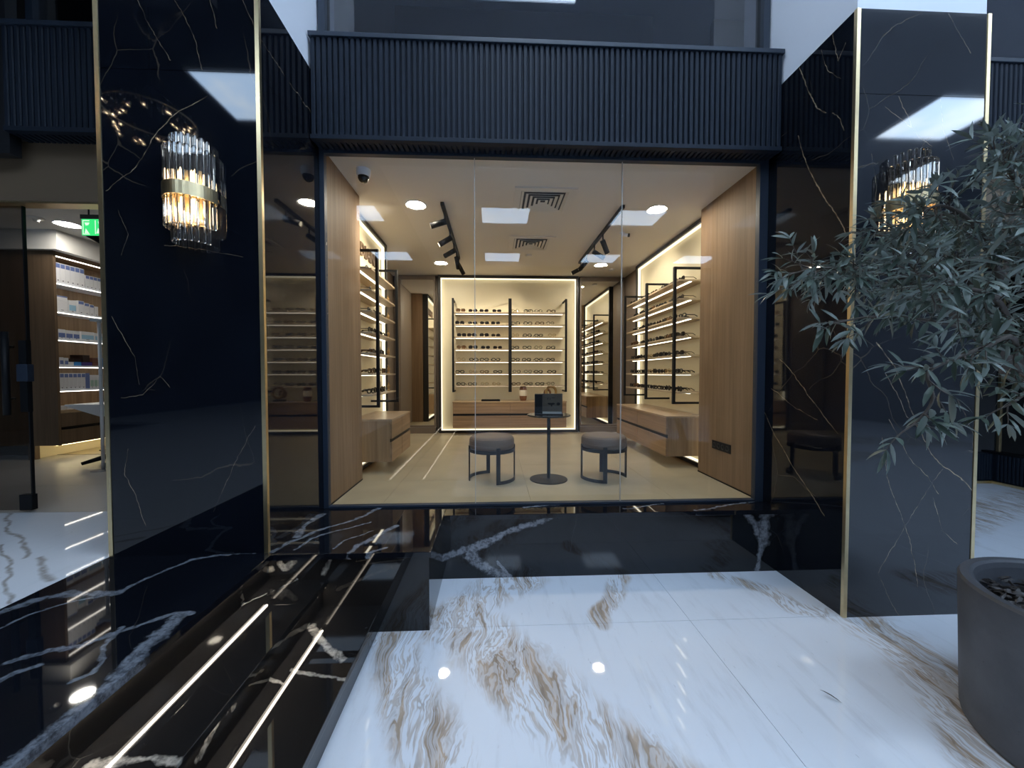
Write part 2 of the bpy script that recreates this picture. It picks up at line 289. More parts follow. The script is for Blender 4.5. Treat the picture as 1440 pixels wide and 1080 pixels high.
V_PILR = [([(2.363, 2.3, 1.236), (2.487, 2.3, 1.091), (2.572, 2.3, 0.892), (2.647, 2.3, 0.713), (2.736, 2.3, 0.555), (2.819, 2.3, 0.464), (2.94, 2.3, 0.386), (3.029, 2.3, 0.303)], 0.0055), ([(2.428, 2.3, 1.047), (2.51, 2.3, 0.914), (2.575, 2.3, 0.78), (2.647, 2.3, 0.713)], 0.0025), ([(2.459, 2.3, 0.759), (2.606, 2.3, 0.512), (2.727, 2.3, 0.398), (2.802, 2.3, 0.284)], 0.003), ([(2.416, 2.3, 0.648), (2.47, 2.3, 0.356), (2.531, 2.3, 0.198), (2.621, 2.3, -0.008), (2.678, 2.3, -0.305)], 0.0025), ([(2.9, 2.3, 0.891), (2.965, 2.3, 0.778), (3.017, 2.3, 0.665)], 0.0025), ([(2.82, 2.3, 0.442), (2.662, 2.3, 0.218), (2.415, 2.3, -0.207)], 0.0018), ([(2.415, 2.3, -0.207), (2.49, 2.3, -0.369), (2.565, 2.3, -0.49)], 0.0015), ([(2.764, 2.3, 0.262), (2.832, 2.3, 0.056), (2.931, 2.3, -0.037)], 0.0025), ([(2.468, 2.3, 2.737), (2.535, 2.3, 2.612), (2.57, 2.3, 2.527), (2.687, 2.3, 2.444)], 0.0022), ([(2.388, 2.3, 2.671), (2.593, 2.3, 2.528)], 0.002), ([(2.738, 2.3, 2.724), (2.762, 2.3, 2.554), (2.828, 2.3, 2.362)], 0.002), ([(2.777, 2.3, 3.236), (2.84, 2.3, 3.132), (2.922, 2.3, 3.008)], 0.002), ([(2.309, 2.3, 2.392), (2.337, 2.3, 2.2), (2.333, 2.3, 2.028)], 0.0015), ([(2.195, 2.743, 3.239), (2.195, 2.656, 3.012), (2.195, 2.58, 2.845), (2.195, 2.511, 2.77)], 0.006), ([(2.195, 2.744, 2.763), (2.195, 2.695, 2.595), (2.195, 2.597, 2.363), (2.195, 2.479, 2.168), (2.195, 2.407, 2.047), (2.195, 2.344, 1.934)], 0.006), ([(2.195, 2.456, 2.734), (2.195, 2.403, 2.668), (2.195, 2.371, 2.573)], 0.004), ([(2.195, 2.48, 3.262), (2.195, 2.423, 3.036), (2.195, 2.375, 3.106)], 0.003), ([(2.195, 2.561, 3.215), (2.195, 2.501, 3.03), (2.195, 2.404, 2.903)], 0.003), ([(2.195, 3.064, 0.756), (2.195, 2.907, 0.549), (2.195, 2.716, 0.346), (2.195, 2.542, 0.192), (2.195, 2.454, 0.102)], 0.004), ([(2.195, 2.877, 1.156), (2.195, 2.653, 0.946), (2.195, 2.471, 0.764), (2.195, 2.362, 0.662)], 0.004), ([(2.195, 2.971, 0.934), (2.195, 2.714, 0.789), (2.195, 2.526, 0.733)], 0.002)]
V_FLOOR = [([(-0.175, 2.319, -0.49), (-0.023, 2.141, -0.49), (0.222, 1.835, -0.49), (0.408, 1.602, -0.49), (0.569, 1.418, -0.49), (0.737, 1.206, -0.49)], 0.17), ([(2.326, 2.297, -0.49), (2.282, 1.951, -0.49), (2.162, 1.663, -0.49), (2.022, 1.433, -0.49), (1.947, 1.279, -0.49)], 0.16), ([(0.185, 2.876, -0.49), (-0.028, 2.713, -0.49), (-0.189, 2.512, -0.49), (-0.285, 2.337, -0.49)], 0.15), ([(0.924, 2.841, -0.49), (0.827, 2.585, -0.49), (0.656, 2.327, -0.49)], 0.06), ([(1.684, 2.805, -0.49), (1.936, 2.62, -0.49), (1.976, 2.41, -0.49), (2.115, 2.321, -0.49)], 0.07), ([(-0.557, 2.224, -0.49), (-0.463, 1.911, -0.49), (-0.287, 1.602, -0.49), (-0.207, 1.454, -0.49)], 0.12), ([(3.3, 3.0, -0.49), (5.0, 3.9, -0.49), (7.0, 4.6, -0.49)], 0.22), ([(3.2, 1.9, -0.49), (6.5, 3.3, -0.49)], 0.16), ([(2.0, -1.0, -0.49), (7.0, -2.4, -0.49)], 0.3), ([(3.5, -5.0, -0.49), (10, -3.5, -0.49)], 0.5), ([(0.5, -7.5, -0.49), (7.0, -9, -0.49)], 0.5)]
V_WLAND = [([(-3.688, 3.068, 0.0), (-3.312, 2.765, 0.0), (-2.91, 2.512, 0.0), (-2.718, 2.369, 0.0), (-2.687, 2.306, 0.0)], 0.012), ([(-3.021, 2.483, 0.0), (-2.729, 2.278, 0.0), (-2.508, 2.081, 0.0), (-2.212, 1.85, 0.0)], 0.01), ([(-2.602, 2.302, 0.0), (-2.366, 2.124, 0.0), (-2.255, 2.045, 0.0)], 0.016)]
M = {}
M['pillar_left'] = black_marble('pillar_marble_left', [v for v in V_PILL if abs(v[0][0][1]-2.3) < .001], (.36, .27, .17), (.004, .0052, .0085), False, .15, .03, .020, .035, plane=('y', 2.3))
M['pillar_left_side'] = black_marble('pillar_marble_left_side', [v for v in V_PILL if abs(v[0][0][0]+1.325) < .001], (.36, .27, .17), (.004, .0052, .0085), False, .15, .03, .020, .035, plane=('x', -1.325))
M['pillar_right_side'] = black_marble('pillar_marble_right_side', [v for v in V_PILR if abs(v[0][0][0]-2.195) < .001], (.36, .27, .17), (.004, .0055, .009), False, .15, .03, .020, .035, plane=('x', 2.195))
M['pillar_right'] = black_marble('pillar_marble_right', [v for v in V_PILR if abs(v[0][0][1]-2.3) < .001], (.36, .27, .17), (.006, .0075, .011), False, .15, .03, .020, .045, 1.72, ('y', 2.3))
M['land'] = black_marble('landing_marble', V_LAND, (.25, .28, .33), (.004, .005, .008), True, .05, .07, .03, .03, plane=('z', 0.0))
M['step'] = black_marble('step_marble', V_STEP, (.46, .43, .38), (.0085, .008, .008), True, .05, .03, .025, .03)
M['plinth'] = black_marble('plinth_marble', V_PLINTH, (.30, .32, .36), (.006, .0075, .010), True, .05, .05, .03, .05, plane=('y', 2.88))
M['black_marble'] = black_marble('plain_black_marble', [], (.36, .27, .17), (.004, .005, .008), False, .3)
M['white_marble'] = white_marble('white_floor_marble', V_FLOOR)
M['white_land'] = white_marble('white_landing_marble', V_WLAND, (.80, .81, .83), thin=True, greyveins=.18)
M['flute'] = plain('dark_fluted_paint', (.0085, .0145, .026), .58, 0, .15, 3, Specular_IOR_Level=.25)
M['frame_blue'] = plain('window_frame_paint', (.016, .026, .044), .5)
M['black_metal'] = plain('black_metal', (.005, .0055, .007), .5, Specular_IOR_Level=.25)
M['dark_frame'] = plain('dark_bronze_frame', (.022, .020, .018), .4)
M['brass'] = plain('brass', (.80, .63, .36), .30, 1.0, .12, 25)
M['white_paint'] = plain('white_paint', (.86, .88, .94), .6, 0, .02, 2)
M['ceil_paint'] = plain('shop_ceiling_paint', (.74, .70, .64), .7, 0, .03, 1.5)
M['shop2_paint'] = plain('second_shop_paint', (.72, .70, .66), .7)
M['panel_white'] = plain('display_panel_white', (.78, .70, .50), .5, 0, .02, 2)
M['oak'] = wood('oak_veneer', (.38, .25, .14), (.22, .135, .07), 'z')
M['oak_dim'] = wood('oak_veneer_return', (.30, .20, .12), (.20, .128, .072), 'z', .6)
M['oak_x'] = wood('oak_veneer_drawer', (.37, .24, .14), (.20, .125, .068), 'x')
M['oak_top'] = wood('oak_worktop', (.44, .32, .20), (.34, .23, .13), 'x', .3)
M['shelf'] = plain('shelf_veneer', (.46, .36, .24), .4, 0, .08, 6)
M['walnut'] = wood('walnut_panel', (.155, .105, .066), (.10, .066, .040), 'z')
M['taupe'] = plain('taupe_wall_panel', (.17, .13, .095), .5, 0, .06, 3)
M['mirror'] = plain('mirror_glass', (.86, .85, .80), .0, 1.0)
M['pane'] = pane_mat('shop_window_glass', (.985, .99, .985), 0, 1.345)
M['pane_dark'] = pane_mat('tinted_door_glass', (.60, .58, .56))
M['pane_upper'] = pane_mat('upper_window_glass', (.60, .62, .66), 0, 1.8)
M['silicone'] = plain('silicone_joint', (.45, .44, .41), .4)
M['tile'] = plain('shop_floor_tile', (.38, .32, .21), .38, 0, .26, 2.4, Specular_IOR_Level=.35)
M['tile2'] = plain('second_shop_floor_tile', (.36, .345, .32), .3, 0, .14, 1.6)
M['grout'] = plain('grout', (.16, .14, .11), .8)
M['dark_base'] = plain('dark_substrate', (.02, .02, .022), .7)
M['atrium_dark'] = plain('atrium_dark_wall', (.012, .013, .016), .4, 0, .3, .6)
M['atrium_grey'] = plain('atrium_grey_wall', (.20, .21, .225), .6)
M['bulk'] = plain('taupe_bulkhead', (.155, .108, .066), .5)
M['sky'] = None
def sky_mat():
    m, nt = mat_new('skylight_sky'); P = position(nt)
    n = noise(nt, P, .8, 4.0, .6).outputs['Fac']
    c = mixc(nt, maprange(nt, n, .4, .65), (.52, .72, 1.0), (.70, .84, 1.0))
    e = nd(nt, 'ShaderNodeEmission', {0: c, 1: SKY_L}); out(nt, e.outputs[0]); return m
M['sky'] = sky_mat()
M['led_warm'] = emit('warm_led', (1.0, .88, .62), STRIP_L)
M['led_shelf'] = emit('shelf_led', (1.0, .91, .72), STRIP_L * 2.6)
M['led_step'] = emit('step_led', (1.0, .88, .72), 42)
M['led_white'] = emit('white_led', (1.0, .93, .82), 6)
M['down2'] = emit('downlight_disc_white', (1.0, .95, .86), 130)
M['led_base'] = emit('plinth_led', (1.0, .82, .45), 14)
M['down'] = emit('downlight_disc', (1.0, .89, .72), DOWN_L)
M['bulb'] = emit('filament_bulb', (1.0, .78, .50), 190)

# ------------------------------------------------------------------ atrium shell
fl = struct('floor', label='white marble mall floor with beige waves')
BX(-.69, 12, -11.7, 5.6, -.56, -.512).build('screed', M['dark_base'], fl)
XJ = [-3.585, -1.185, 1.215, 3.615, 6.015, 8.415, 10.815, 12]
YJ = [-11.7, -9.7, -7.3, -4.9, -2.482, -1.282, -.082, 1.118, 2.318, 3.518, 5.6]
for i in range(len(XJ) - 1):
    for j in range(len(YJ) - 1):
        x0, x1, y0, y1 = XJ[i] + .0012, XJ[i+1] - .0012, YJ[j] + .0012, YJ[j+1] - .0012
        x0 = max(x0, -.70)
        if x1 <= x0: continue
        cells = [(x0, x1, y0, y1)]
        if y0 > 2.3:
            if y0 > 3.4: cells = [(max(x0, 3.05), x1, y0, y1)]
            else:
                cells = []
                if x0 < 2.19: cells.append((max(x0, -.39), min(x1, 2.195), y0, 2.88))
                if x1 > 3.05: cells.append((max(x0, 3.05), x1, y0, y1))
        for c in cells:
            if c[1] - c[0] > .02: BX(c[0], c[1], c[2], c[3], -.512, -.49).build('marble_slab', M['white_marble'], fl)
# raised landing on the left: black marble border, white marble in front of the entrance
ln = struct('floor_landing', label='black marble landing with white veins beside the steps')
BX(-9, -2.20, -4, 3.06, -.06, -.03).build('screed', M['dark_base'], ln)
MB().box(-2.205, -1.29, -4, 2.272, -.035, 0, b=.003).box(-2.205, -.375, 2.272, 3.094, -.035, 0, b=.003).build('landing_slab', M['land'], ln)
BX(-.375, 2.195, 2.852, 3.094, -.035, 0, b=.003).build('sill_slab', M['land'], ln)
for i, (x0, x1) in enumerate([(-4.6, -2.207), (-7, -4.602)]):
    for y0, y1 in [(1.7, 3.06), (.5, 1.698), (-.7, .498), (-4, -.702)]:
        BX(x0, x1, y0, y1, -.03, 0).build('white_marble_slab', M['white_land'], ln)
st = struct('staircase', label='black veined marble steps with light strips under their nosings')
Y0 = -4.0
MB().box(-1.342, -1.32, Y0, 2.30, -.163, -.035).build('riser', M['step'], st)
MB().box(-1.36, -.985, Y0, 2.30, -.198, -.163, b=.003).build('tread', M['step'], st)
MB().box(-1.03, -1.01, Y0, 2.30, -.326, -.198).build('riser', M['step'], st)
MB().box(-1.05, -.672, Y0, 2.30, -.361, -.326, b=.003).build('tread', M['step'], st)
MB().box(-.72, -.695, Y0, 2.30, -.49, -.361).build('riser', M['step'], st)
BX(-1.319, -1.309, Y0, 2.265, -.041, -.035).build('light_strip', M['led_step'], st)
BX(-1.009, -1.000, Y0, 2.27, -.2035, -.198).build('light_strip', M['led_step'], st)
MB().box(-1.33, -.39, 2.30, 2.32, -.49, -.035).box(-.41, -.39, 2.32, 2.88, -.49, -.035).build('end_block_facing', M['step'], st)
pl = struct('plinth', label='black marble plinth under the shop window')
BX(-.39, 2.195, 2.88, 2.905, -.49, -.035).build('plinth_facing', M['plinth'], pl)

# walls, ceiling and skylights behind the camera
w = struct('wall_rear'); BX(-9, 12, -11.9, -11.7, -.5, 5.95).build('rear_wall_face', M['atrium_dark'], w)
w = struct('wall_side'); MB().box(-9.2, -9, -11.9, 3, -.5, 5.95).build('left_wall_face', M['atrium_dark'], w)
MB().box(12, 12.2, -11.9, 5.6, -.5, 5.95).build('right_wall_face', M['atrium_grey'], w)
ce = struct('ceiling')
BX(-2.7, 12.2, -11.9, 6, 5.95, 6.1).build('white_ceiling', M['white_paint'], ce)
BX(-9.2, -2.7, -11.9, 6, 5.95, 6.1).build('dark_ceiling', M['atrium_dark'], ce)
BX(-9, -4.2, -11.7, -4.0, -.06, 0).build('far_landing', M['white_land'], ln)
for cx in (-4.2, .35, 4.5, 8.6):
    for cy in (1.6, -2.6, -6.0, -10.3):
        if cy > 0 and cx != .35: continue
        s = struct('skylight', (cx, cy, 5.95))
        BX(-.72, .72, -.6, .6, -.02, -.012).build('sky_pane', M['sky'], s)
        MB().box(-.76, -.72, -.64, .64, -.05, 0).box(.72, .76, -.64, .64, -.05, 0).box(-.72, .72, -.64, -.6, -.05, 0).box(-.72, .72, .6, .64, -.05, 0).build('skylight_frame', M['white_paint'], s)

s = struct('skylight', (4.4, 0, 5.95), label='unseen glowing strip added overhead to brighten the hall')  # added strip of glowing panes, out of view, to brighten floor and walls
for k in range(6): BX(-5.2 + 1.75*k, -3.5 + 1.75*k, -.44, .26, -.02, -.012).build('sky_pane', M['sky'], s)
MB().box(-5.25, 5.35, -.48, -.44, -.05, 0).box(-5.25, 5.35, .26, .29, -.05, 0).build('skylight_frame', M['white_paint'], s)
w = struct('added_light_blocker'); BX(-9, -2.35, 1.1, 1.6, 4.15, 5.95).build('added_shade_beam', M['atrium_dark'], w)  # unseen beam added to keep overhead light off the left fascia
# ------------------------------------------------------------------ pillars
def pillar(name, x0, x1, zb, mat, mat2, label):
    p = struct(name, ((x0+x1)/2, 2.7, zb), label=label)
    ox, oy, oz = -(x0+x1)/2, -2.7, -zb
    def bx(a, b_, c, d, e, f): return BX(a+ox, b_+ox, c+oy, d+oy, e+oz, f+oz)
    zt, zj = 3.248, 2.745
    bx(x0+.03, x1-.03, 2.33, 3.3, zb, zt-.002).build('core', M['dark_base'], p)
    for z0, z1 in ((zb, zj-.0015), (zj+.0015, zt)):
        bx(x0+.016, x1-.016, 2.30, 2.33, z0, z1).build('marble_panel', mat, p)
        bx(x0, x0+.03, 2.318, 3.3 if x0 > 0 else 3.06, z0, z1).build('marble_panel', mat2, p)
        bx(x1-.03, x1, 2.318, 3.3 if x0 < 0 else 3.06, z0, z1).build('marble_panel', mat, p)
    for xa in (x0, x1):
        s = 1 if xa == x0 else -1
        m = MB()
        a = bx(xa - s*.003, xa + s*.020, 2.296, 2.318, zb, zt)
        a.build('brass_corner_trim', M['brass'], p)
    w = struct('wall_upper', (0, 0, 0))
    BX(x0+.012, x1-.012, 2.312, 3.4, zt, 5.95).build('white_wall', M['white_paint'], w)
    return p
pillar('pillar', -2.205, -1.322, 0.0, M['pillar_left'], M['pillar_left_side'], 'black marble pillar with brass edges left of the shop window')
pillar('pillar', 2.192, 3.045, -.49, M['pillar_right'], M['pillar_right_side'], 'black marble pillar with brass edges right of the shop window')

# ------------------------------------------------------------------ fluted bands
def slat_mesh(h):
    pr = [(-.015, 0), (-.015, -.014), (-.010, -.021), (.010, -.021), (.015, -.014), (.015, 0)]
    return MB().prism(pr, 0, h).mesh('slat', M['flute'])
def band(name, x0, x1, label, lft=True):
    b = struct(name, ((x0+x1)/2, 2.92, 2.75), label=label); o = (x0+x1)/2
    BX(x0-o, x1-o, 0, .06, 0, .73).build('backing_board', M['flute'], b)
    BX(x0-o-.004, x1-o+.004, -.035, .20, .705, .738, b=.004).build('cap_trim', M['frame_blue'], b)
    BX(x0-o, x1-o, -.026, .02, -.012, .02, b=.003).build('edge_trim', M['flute'], b)
    me = slat_mesh(.69); n = int(round((x1-x0)/.0402))
    for i in range(n): link('slat', me, b, (x0 - o + (i+.5)*(x1-x0)/n, 0, .016))
    sf = MB()
    for i in range(n):
        u = x0 - o + (i+.5)*(x1-x0)/n; sf.box(u-.012, u+.012, .02, .125, -.012, .016)
    sf.box(x0-o, x1-o, .02, .16, .016, .032)
    f = sf.build('soffit_ribs', M['flute'], b); f['kind'] = 'stuff'
    return b
band('trim_1', -1.318, 2.188, 'dark fluted fascia above the shop window')
band('trim_2', -3.40, -2.205, 'dark fluted fascia above the left entrance')
band('trim_3', 3.05, 5.0, 'dark fluted fascia right of the right pillar')
w = struct('wall_left_upper'); BX(-7, -3.40, 2.93, 3.0, 2.60, 5.95).build('dark_cladding', M['atrium_dark'], w)

# ------------------------------------------------------------------ upper windows
def upper_window(name, x0, x1):
    w = struct(name, ((x0+x1)/2, 3.07, 3.48)); o = (x0+x1)/2
    BX(x0-o+.045, x1-o-.045, .02, .028, .03, 2.4).build('glass_pane', M['pane_upper'], w)
    BX(x0-o, x0-o+.05, -.02, .08, 0, 2.47).build('window_frame', M['frame_blue'], w)
    BX(x1-o-.05, x1-o, -.02, .08, 0, 2.47).build('window_frame', M['frame_blue'], w)
    BX(x0-o, x1-o, -.02, .08, 0, .035).build('window_frame', M['frame_blue'], w)
    BX(x0-o, x1-o, .2, 3.5, -.08, .0).build('upper_floor', M['atrium_dark'], w)
    BX(x0-o, x1-o, 2.3, 2.4, 0, 2.47).build('upper_back_wall', M['atrium_grey'], w)
upper_window('window_2', -1.318, 2.188); upper_window('window_3', -3.4, -2.205); upper_window('window_4', 3.05, 6.5)
for x, y, z in ((-.32, 3.6, 4.52), (.06, 3.75, 4.66)):
    t = thing('ceiling_spotlight', 'small warm ceiling lamp glowing behind the upper window, ' + ('left one' if x < 0 else 'right one'), 'lamp', (x, y, z))
    MB().lathe([(0, 0), (.02, 0), (.022, .05), (.0, .05)], n=12).build('lamp_body', M['black_metal'], t)
    MB().lathe([(0, -.012), (.012, -.008), (.016, 0)], n=12).build('lamp_bulb', emit('upper_lamp', (1, .75, .4), 30), t)
    MB().tube([(0, 0, .05), (0, 0, 1.3)], .003, 6).build('cord', M['black_metal'], t)

# ------------------------------------------------------------------ shop window
wn = struct('window_1', (.43, 3.12, 0)); o = .43
GX = [-1.285, -.150, 1.015, 2.122]
for a, b in zip(GX[:-1], GX[1:]): BX(a-o+.002, b-o-.002, -.055, -.047, .018, 2.72).build('glass_pane', M['pane'], wn)
for a in GX[1:3]: BX(a-o-.0025, a-o+.0025, -.058, -.044, .018, 2.72).build('silicone_joint', M['silicone'], wn)
BX(-1.322-o, -1.285-o, -.08, -.03, 0, 2.775, b=.003).build('window_frame', M['frame_blue'], wn)
BX(2.122-o, 2.192-o, -.08, -.03, 0, 2.775, b=.003).build('window_frame', M['frame_blue'], wn)
BX(-1.285-o, 2.122-o, -.08, -.03, 2.717, 2.775, b=.003).build('window_frame', M['frame_blue'], wn)
BX(-1.285-o, 2.122-o, -.08, -.03, 0, .018, b=.003).build('window_frame', M['frame_blue'], wn)

# ------------------------------------------------------------------ shop interior shell
sf = struct('floor_shop', label='beige tiled floor of the eyewear shop')
BX(-1.8, 2.45, 3.095, 7.1, -.06, -.014).build('screed', M['grout'], sf)
tx = [-1.8, -.9, .3, 1.5, 2.45]; ty = [3.095, 3.8, 4.4, 5.0, 5.6, 6.2, 6.8, 7.1]
for a, b in zip(tx[:-1], tx[1:]):
    for c, d in zip(ty[:-1], ty[1:]): BX(a+.001, b-.001, c+.001, d-.001, -.014, 0).build('floor_tile', M['tile'], sf)
sc_ = struct('ceiling_shop'); BX(-1.9, 2.5, 3.095, 7.15, 2.76, 2.86).build('ceiling_board', M['ceil_paint'], sc_)
wl = struct('wall_left')
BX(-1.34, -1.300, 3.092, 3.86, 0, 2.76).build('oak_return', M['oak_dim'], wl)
BX(-1.56, -1.34, 3.2, 3.86, 0, 2.76).build('return_core', M['taupe'], wl)
BX(-1.302, -1.297, 3.1, 3.862, 0, .012).build('floor_joint', M['black_metal'], wl)
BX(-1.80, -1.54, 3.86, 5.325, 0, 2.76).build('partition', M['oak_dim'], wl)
BX(-1.85, -1.77, 3.2, 7.1, 0, 2.76).build('side_wall', M['taupe'], wl)
wr = struct('wall_right')
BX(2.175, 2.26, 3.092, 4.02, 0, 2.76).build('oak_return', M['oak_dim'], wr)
BX(2.26, 2.45, 3.2, 4.02, 0, 2.76).build('return_core', M['taupe'], wr)
BX(2.171, 2.177, 3.1, 4.022, 0, .012).build('floor_joint', M['black_metal'], wr)
BX(2.38, 2.46, 4.0, 6.2, 0, 2.76).build('partition', M['taupe'], wr)
BX(2.34, 2.46, 6.2, 7.1, 0, 2.76).build('side_wall', M['taupe'], wr)
wb = struct('wall_back'); BX(-1.9, 2.5, 6.96, 7.1, 0, 2.76).build('wall_face', M['taupe'], wb)
def mirror(x0, x1, label):
    t = thing('wall_mirror', label, 'mirror', ((x0+x1)/2, 6.88, 0)); h = (x1-x0)/2
    BX(-h+.03, h-.03, .0, .02, .13, 2.70).build('mirror_glass', M['mirror'], t)
    MB().box(-h, -h+.035, -.03, .03, .10, 2.75).box(h-.035, h, -.03, .03, .10, 2.75).box(-h+.035, h-.035, -.03, .03, 2.69, 2.75).box(-h+.035, h-.035, -.03, .03, .10, .13).build('mirror_frame', M['taupe'], t)
    BX(-h, h, -.09, .05, .0, .10).build('base_ledge', M['taupe'], t)
    return t
mirror(-1.66, -1.02, 'tall floor mirror left of the back eyewear wall')
mirror(1.52, 2.33, 'tall floor mirror right of the back eyewear wall')

# ------------------------------------------------------------------ eyewear display walls
def mkpanel(name, label, loc, rot, L, ubr, ush, zsh, zbr):
    t = thing(name, label, 'display wall', loc, rot)
    BX(.04, L-.04, -.03, 0, .045, 2.71).build('back_panel', M['panel_white'], t)
    MB().box(0, .042, -.03, .075, 0, 2.755).box(L-.042, L, -.03, .075, 0, 2.755).box(.042, L-.042, -.03, .075, 2.71, 2.755).box(.042, L-.042, -.03, .075, 0, .045).build('black_frame', M['dark_frame'], t)
    MB().box(.042, .056, .01, .05, .045, 2.71).box(L-.056, L-.042, .01, .05, .045, 2.71).box(.056, L-.056, .01, .05, 2.696, 2.71).box(.056, L-.056, .01, .05, .045, .059).build('edge_light', M['led_warm'], t)
    for z in zsh:
        s = BX(ush[0], ush[1], 0.0, .30, z-.018, z, b=.002).build('shelf', M['shelf'], t)
        BX(ush[0]+.02, ush[1]-.02, .150, .176, z-.023, z-.018).build('shelf_light', M['led_shelf'], s)
    for iu, u in enumerate(ubr):
        bw = .027 if len(ubr) == 3 and iu == 1 and rot > 3 else .017
        MB().box(u-bw, u+bw, .305, .333, zbr[0], zbr[1]).box(u-.012, u+.012, 0, .305, zbr[0], zbr[0]+.024).box(u-.012, u+.012, 0, .305, zbr[1]-.024, zbr[1]).build('bracket', M['black_metal'], t)
    return t
ZSH = [.84 + .2078*i for i in range(7)][::-1]
back = mkpanel('display_wall', 'backlit cream eyewear wall with seven shelves facing the shop window', (1.49, 6.90, 0), pi, 2.46, [.265, 1.22, 2.18], (.28, 2.17), ZSH, (.73, 2.31))
right = mkpanel('display_wall', 'backlit eyewear wall with seven shelves on the right side', (2.345, 4.02, 0), pi/2, 2.15, [.27, 1.07, 1.92], (.20, 2.0), ZSH, (.70, 2.24))
left = mkpanel('display_wall', 'backlit eyewear wall with raised lettering on the left side', (-1.50, 5.29, 0), -pi/2, 1.42, [.50, 1.28], (.47, 1.40), ZSH, (.70, 2.30))
# raised brown lettering above the top shelf of the left wall (only its outline can be made out)
cu = bpy.data.curves.new('letters', 'FONT'); cu.body = 'EDIANI'; cu.size = .21; cu.extrude = .012; cu.align_x = 'LEFT'; cu.space_character = 1.05
tmp = bpy.data.objects.new('tmp', cu); dg = bpy.context.evaluated_depsgraph_get()
lm = bpy.data.meshes.new_from_object(tmp); bpy.data.objects.remove(tmp); lm.name = 'raised_letters'
lm.materials.clear(); lm.materials.append(plain('letter_brown', (.17, .115, .075), .5))
# text lies in x-y: stand it up, facing out of the wall
lo = link('raised_letters', lm, left, (1.00, .014, 2.375), (pi/2, 0, pi))
def low_cabinet(name, label, loc, rot, L, D, cols):
    t = thing(name, label, 'cabinet', loc, rot)
    z0, z1, zg = .13, .575, .352
    BX(0, L, 0, D-.02, z0, z1-.02).build('carcass', M['oak'], t)
    BX(-.004, L+.004, 0, D+.004, z1-.02, z1, b=.002).build('cabinet_top', M['oak_top'], t)
    BX(.004, L-.004, D-.02, D-.012, zg-.03, zg+.022).build('finger_groove', M['black_metal'], t)
    for i in range(cols):
        a, b = i*L/cols + .003, (i+1)*L/cols - .003
        BX(a, b, D-.02, D, z0, zg-.018, b=.0015).build('drawer_front', M['oak_x'], t)
        BX(a, b, D-.02, D, zg+.018, z1-.022, b=.0015).build('drawer_front', M['oak_x'], t)
    return t
low_cabinet('wall_cabinet', 'floating oak drawer cabinet under the back eyewear shelves', (1.225, 6.89, 0), pi, 1.92, .38, 2)
low_cabinet('wall_cabinet', 'floating oak drawer cabinet under the right eyewear shelves', (2.335, 4.17, 0), pi/2, 1.72, .445, 2)
low_cabinet('wall_cabinet', 'floating oak drawer cabinet beside the left oak return wall', (-1.49, 4.93, 0), -pi/2, .88, .43, 2)

# ------------------------------------------------------------------ eyeglasses
LENS_CLEAR = pane_mat('clear_lens', (.96, .97, .96)); LENS_DARK = plain('sunglass_lens', (.015, .014, .014), .08)
LENS_AMBER = plain('amber_lens', (.10, .055, .025), .1)
FR = {'black': plain('black_acetate', (.008, .008, .009), .25), 'tortoise': plain('tortoise_acetate', (.09, .045, .018), .25, 0, .6, 90),
      'gold': plain('gold_wire', (.45, .32, .15), .3, 1.0), 'grey': plain('grey_acetate', (.10, .11, .125), .25), 'brown': plain('brown_acetate', (.045, .024, .015), .25)}
_gl = {}
def glasses_meshes(style, fr):
    if (style, fr) in _gl: return _gl[(style, fr)]
    hw, hh, th, ex = {'square': (.027, .0185, .0058, 4.0), 'round': (.0245, .0225, .0034, 2.0), 'sun': (.029, .0235, .0045, 3.0), 'cat': (.028, .020, .004, 2.6)}[style]
    m = MB(); lens = []
    for s in (-1, 1):
        cx = s*(hw + .0085); pts = []
        for k in range(14):
            a = 2*pi*k/14; c, d = cos(a), sin(a)
            r = 1/((abs(c)**ex + abs(d)**ex)**(1/ex))
            z = hh + th + hh*d*r + (.006*max(0, s*c)*max(0, d) if style == 'cat' else 0)
            pts.append((cx + hw*c*r, -.004*abs(c*s)*(1 if c*s > 0 else 0), z))
        m.tube(pts, th, 5, closed=True); lens.append(pts)
    zb = hh*1.35
    m.tube([(-.0085, 0, zb), (0, .002, zb+.003), (.0085, 0, zb)], th*.9, 5)
    ft = m.mesh('front_frame', FR[fr])
    ls = []
    for pts in lens:
        l = MB(); l.add([(x, y-.0006, z) for x, y, z in pts] + [(x, y+.0006, z) for x, y, z in pts], [tuple(range(13, -1, -1)), tuple(range(14, 28))])
        ls.append(l.mesh('lens', LENS_CLEAR if style != 'sun' and style != 'cat' else (LENS_DARK if fr != 'tortoise' else LENS_AMBER)))
    ts = []
    for s in (-1, 1):
        x = s*(2*hw + .0085 + .001)
        ts.append(MB().tube([(x, -.003, hh*1.5), (x*.99, -.05, hh*1.5), (x*.97, -.095, hh*1.45), (x*.95, -.125, hh*.6)], [th*.9, th*.8, th*.8, th*1.0], 5).mesh('temple', FR[fr]))
    _gl[(style, fr)] = (ft, ls, ts); return _gl[(style, fr)]
NAMES = {('square', 'black'): 'black square eyeglasses', ('round', 'gold'): 'thin gold round eyeglasses', ('sun', 'black'): 'black sunglasses', ('sun', 'tortoise'): 'tortoiseshell sunglasses',
         ('square', 'tortoise'): 'tortoiseshell square eyeglasses', ('square', 'grey'): 'grey square eyeglasses', ('cat', 'black'): 'black cat-eye sunglasses', ('cat', 'brown'): 'brown cat-eye sunglasses', ('round', 'black'): 'thin black round eyeglasses'}
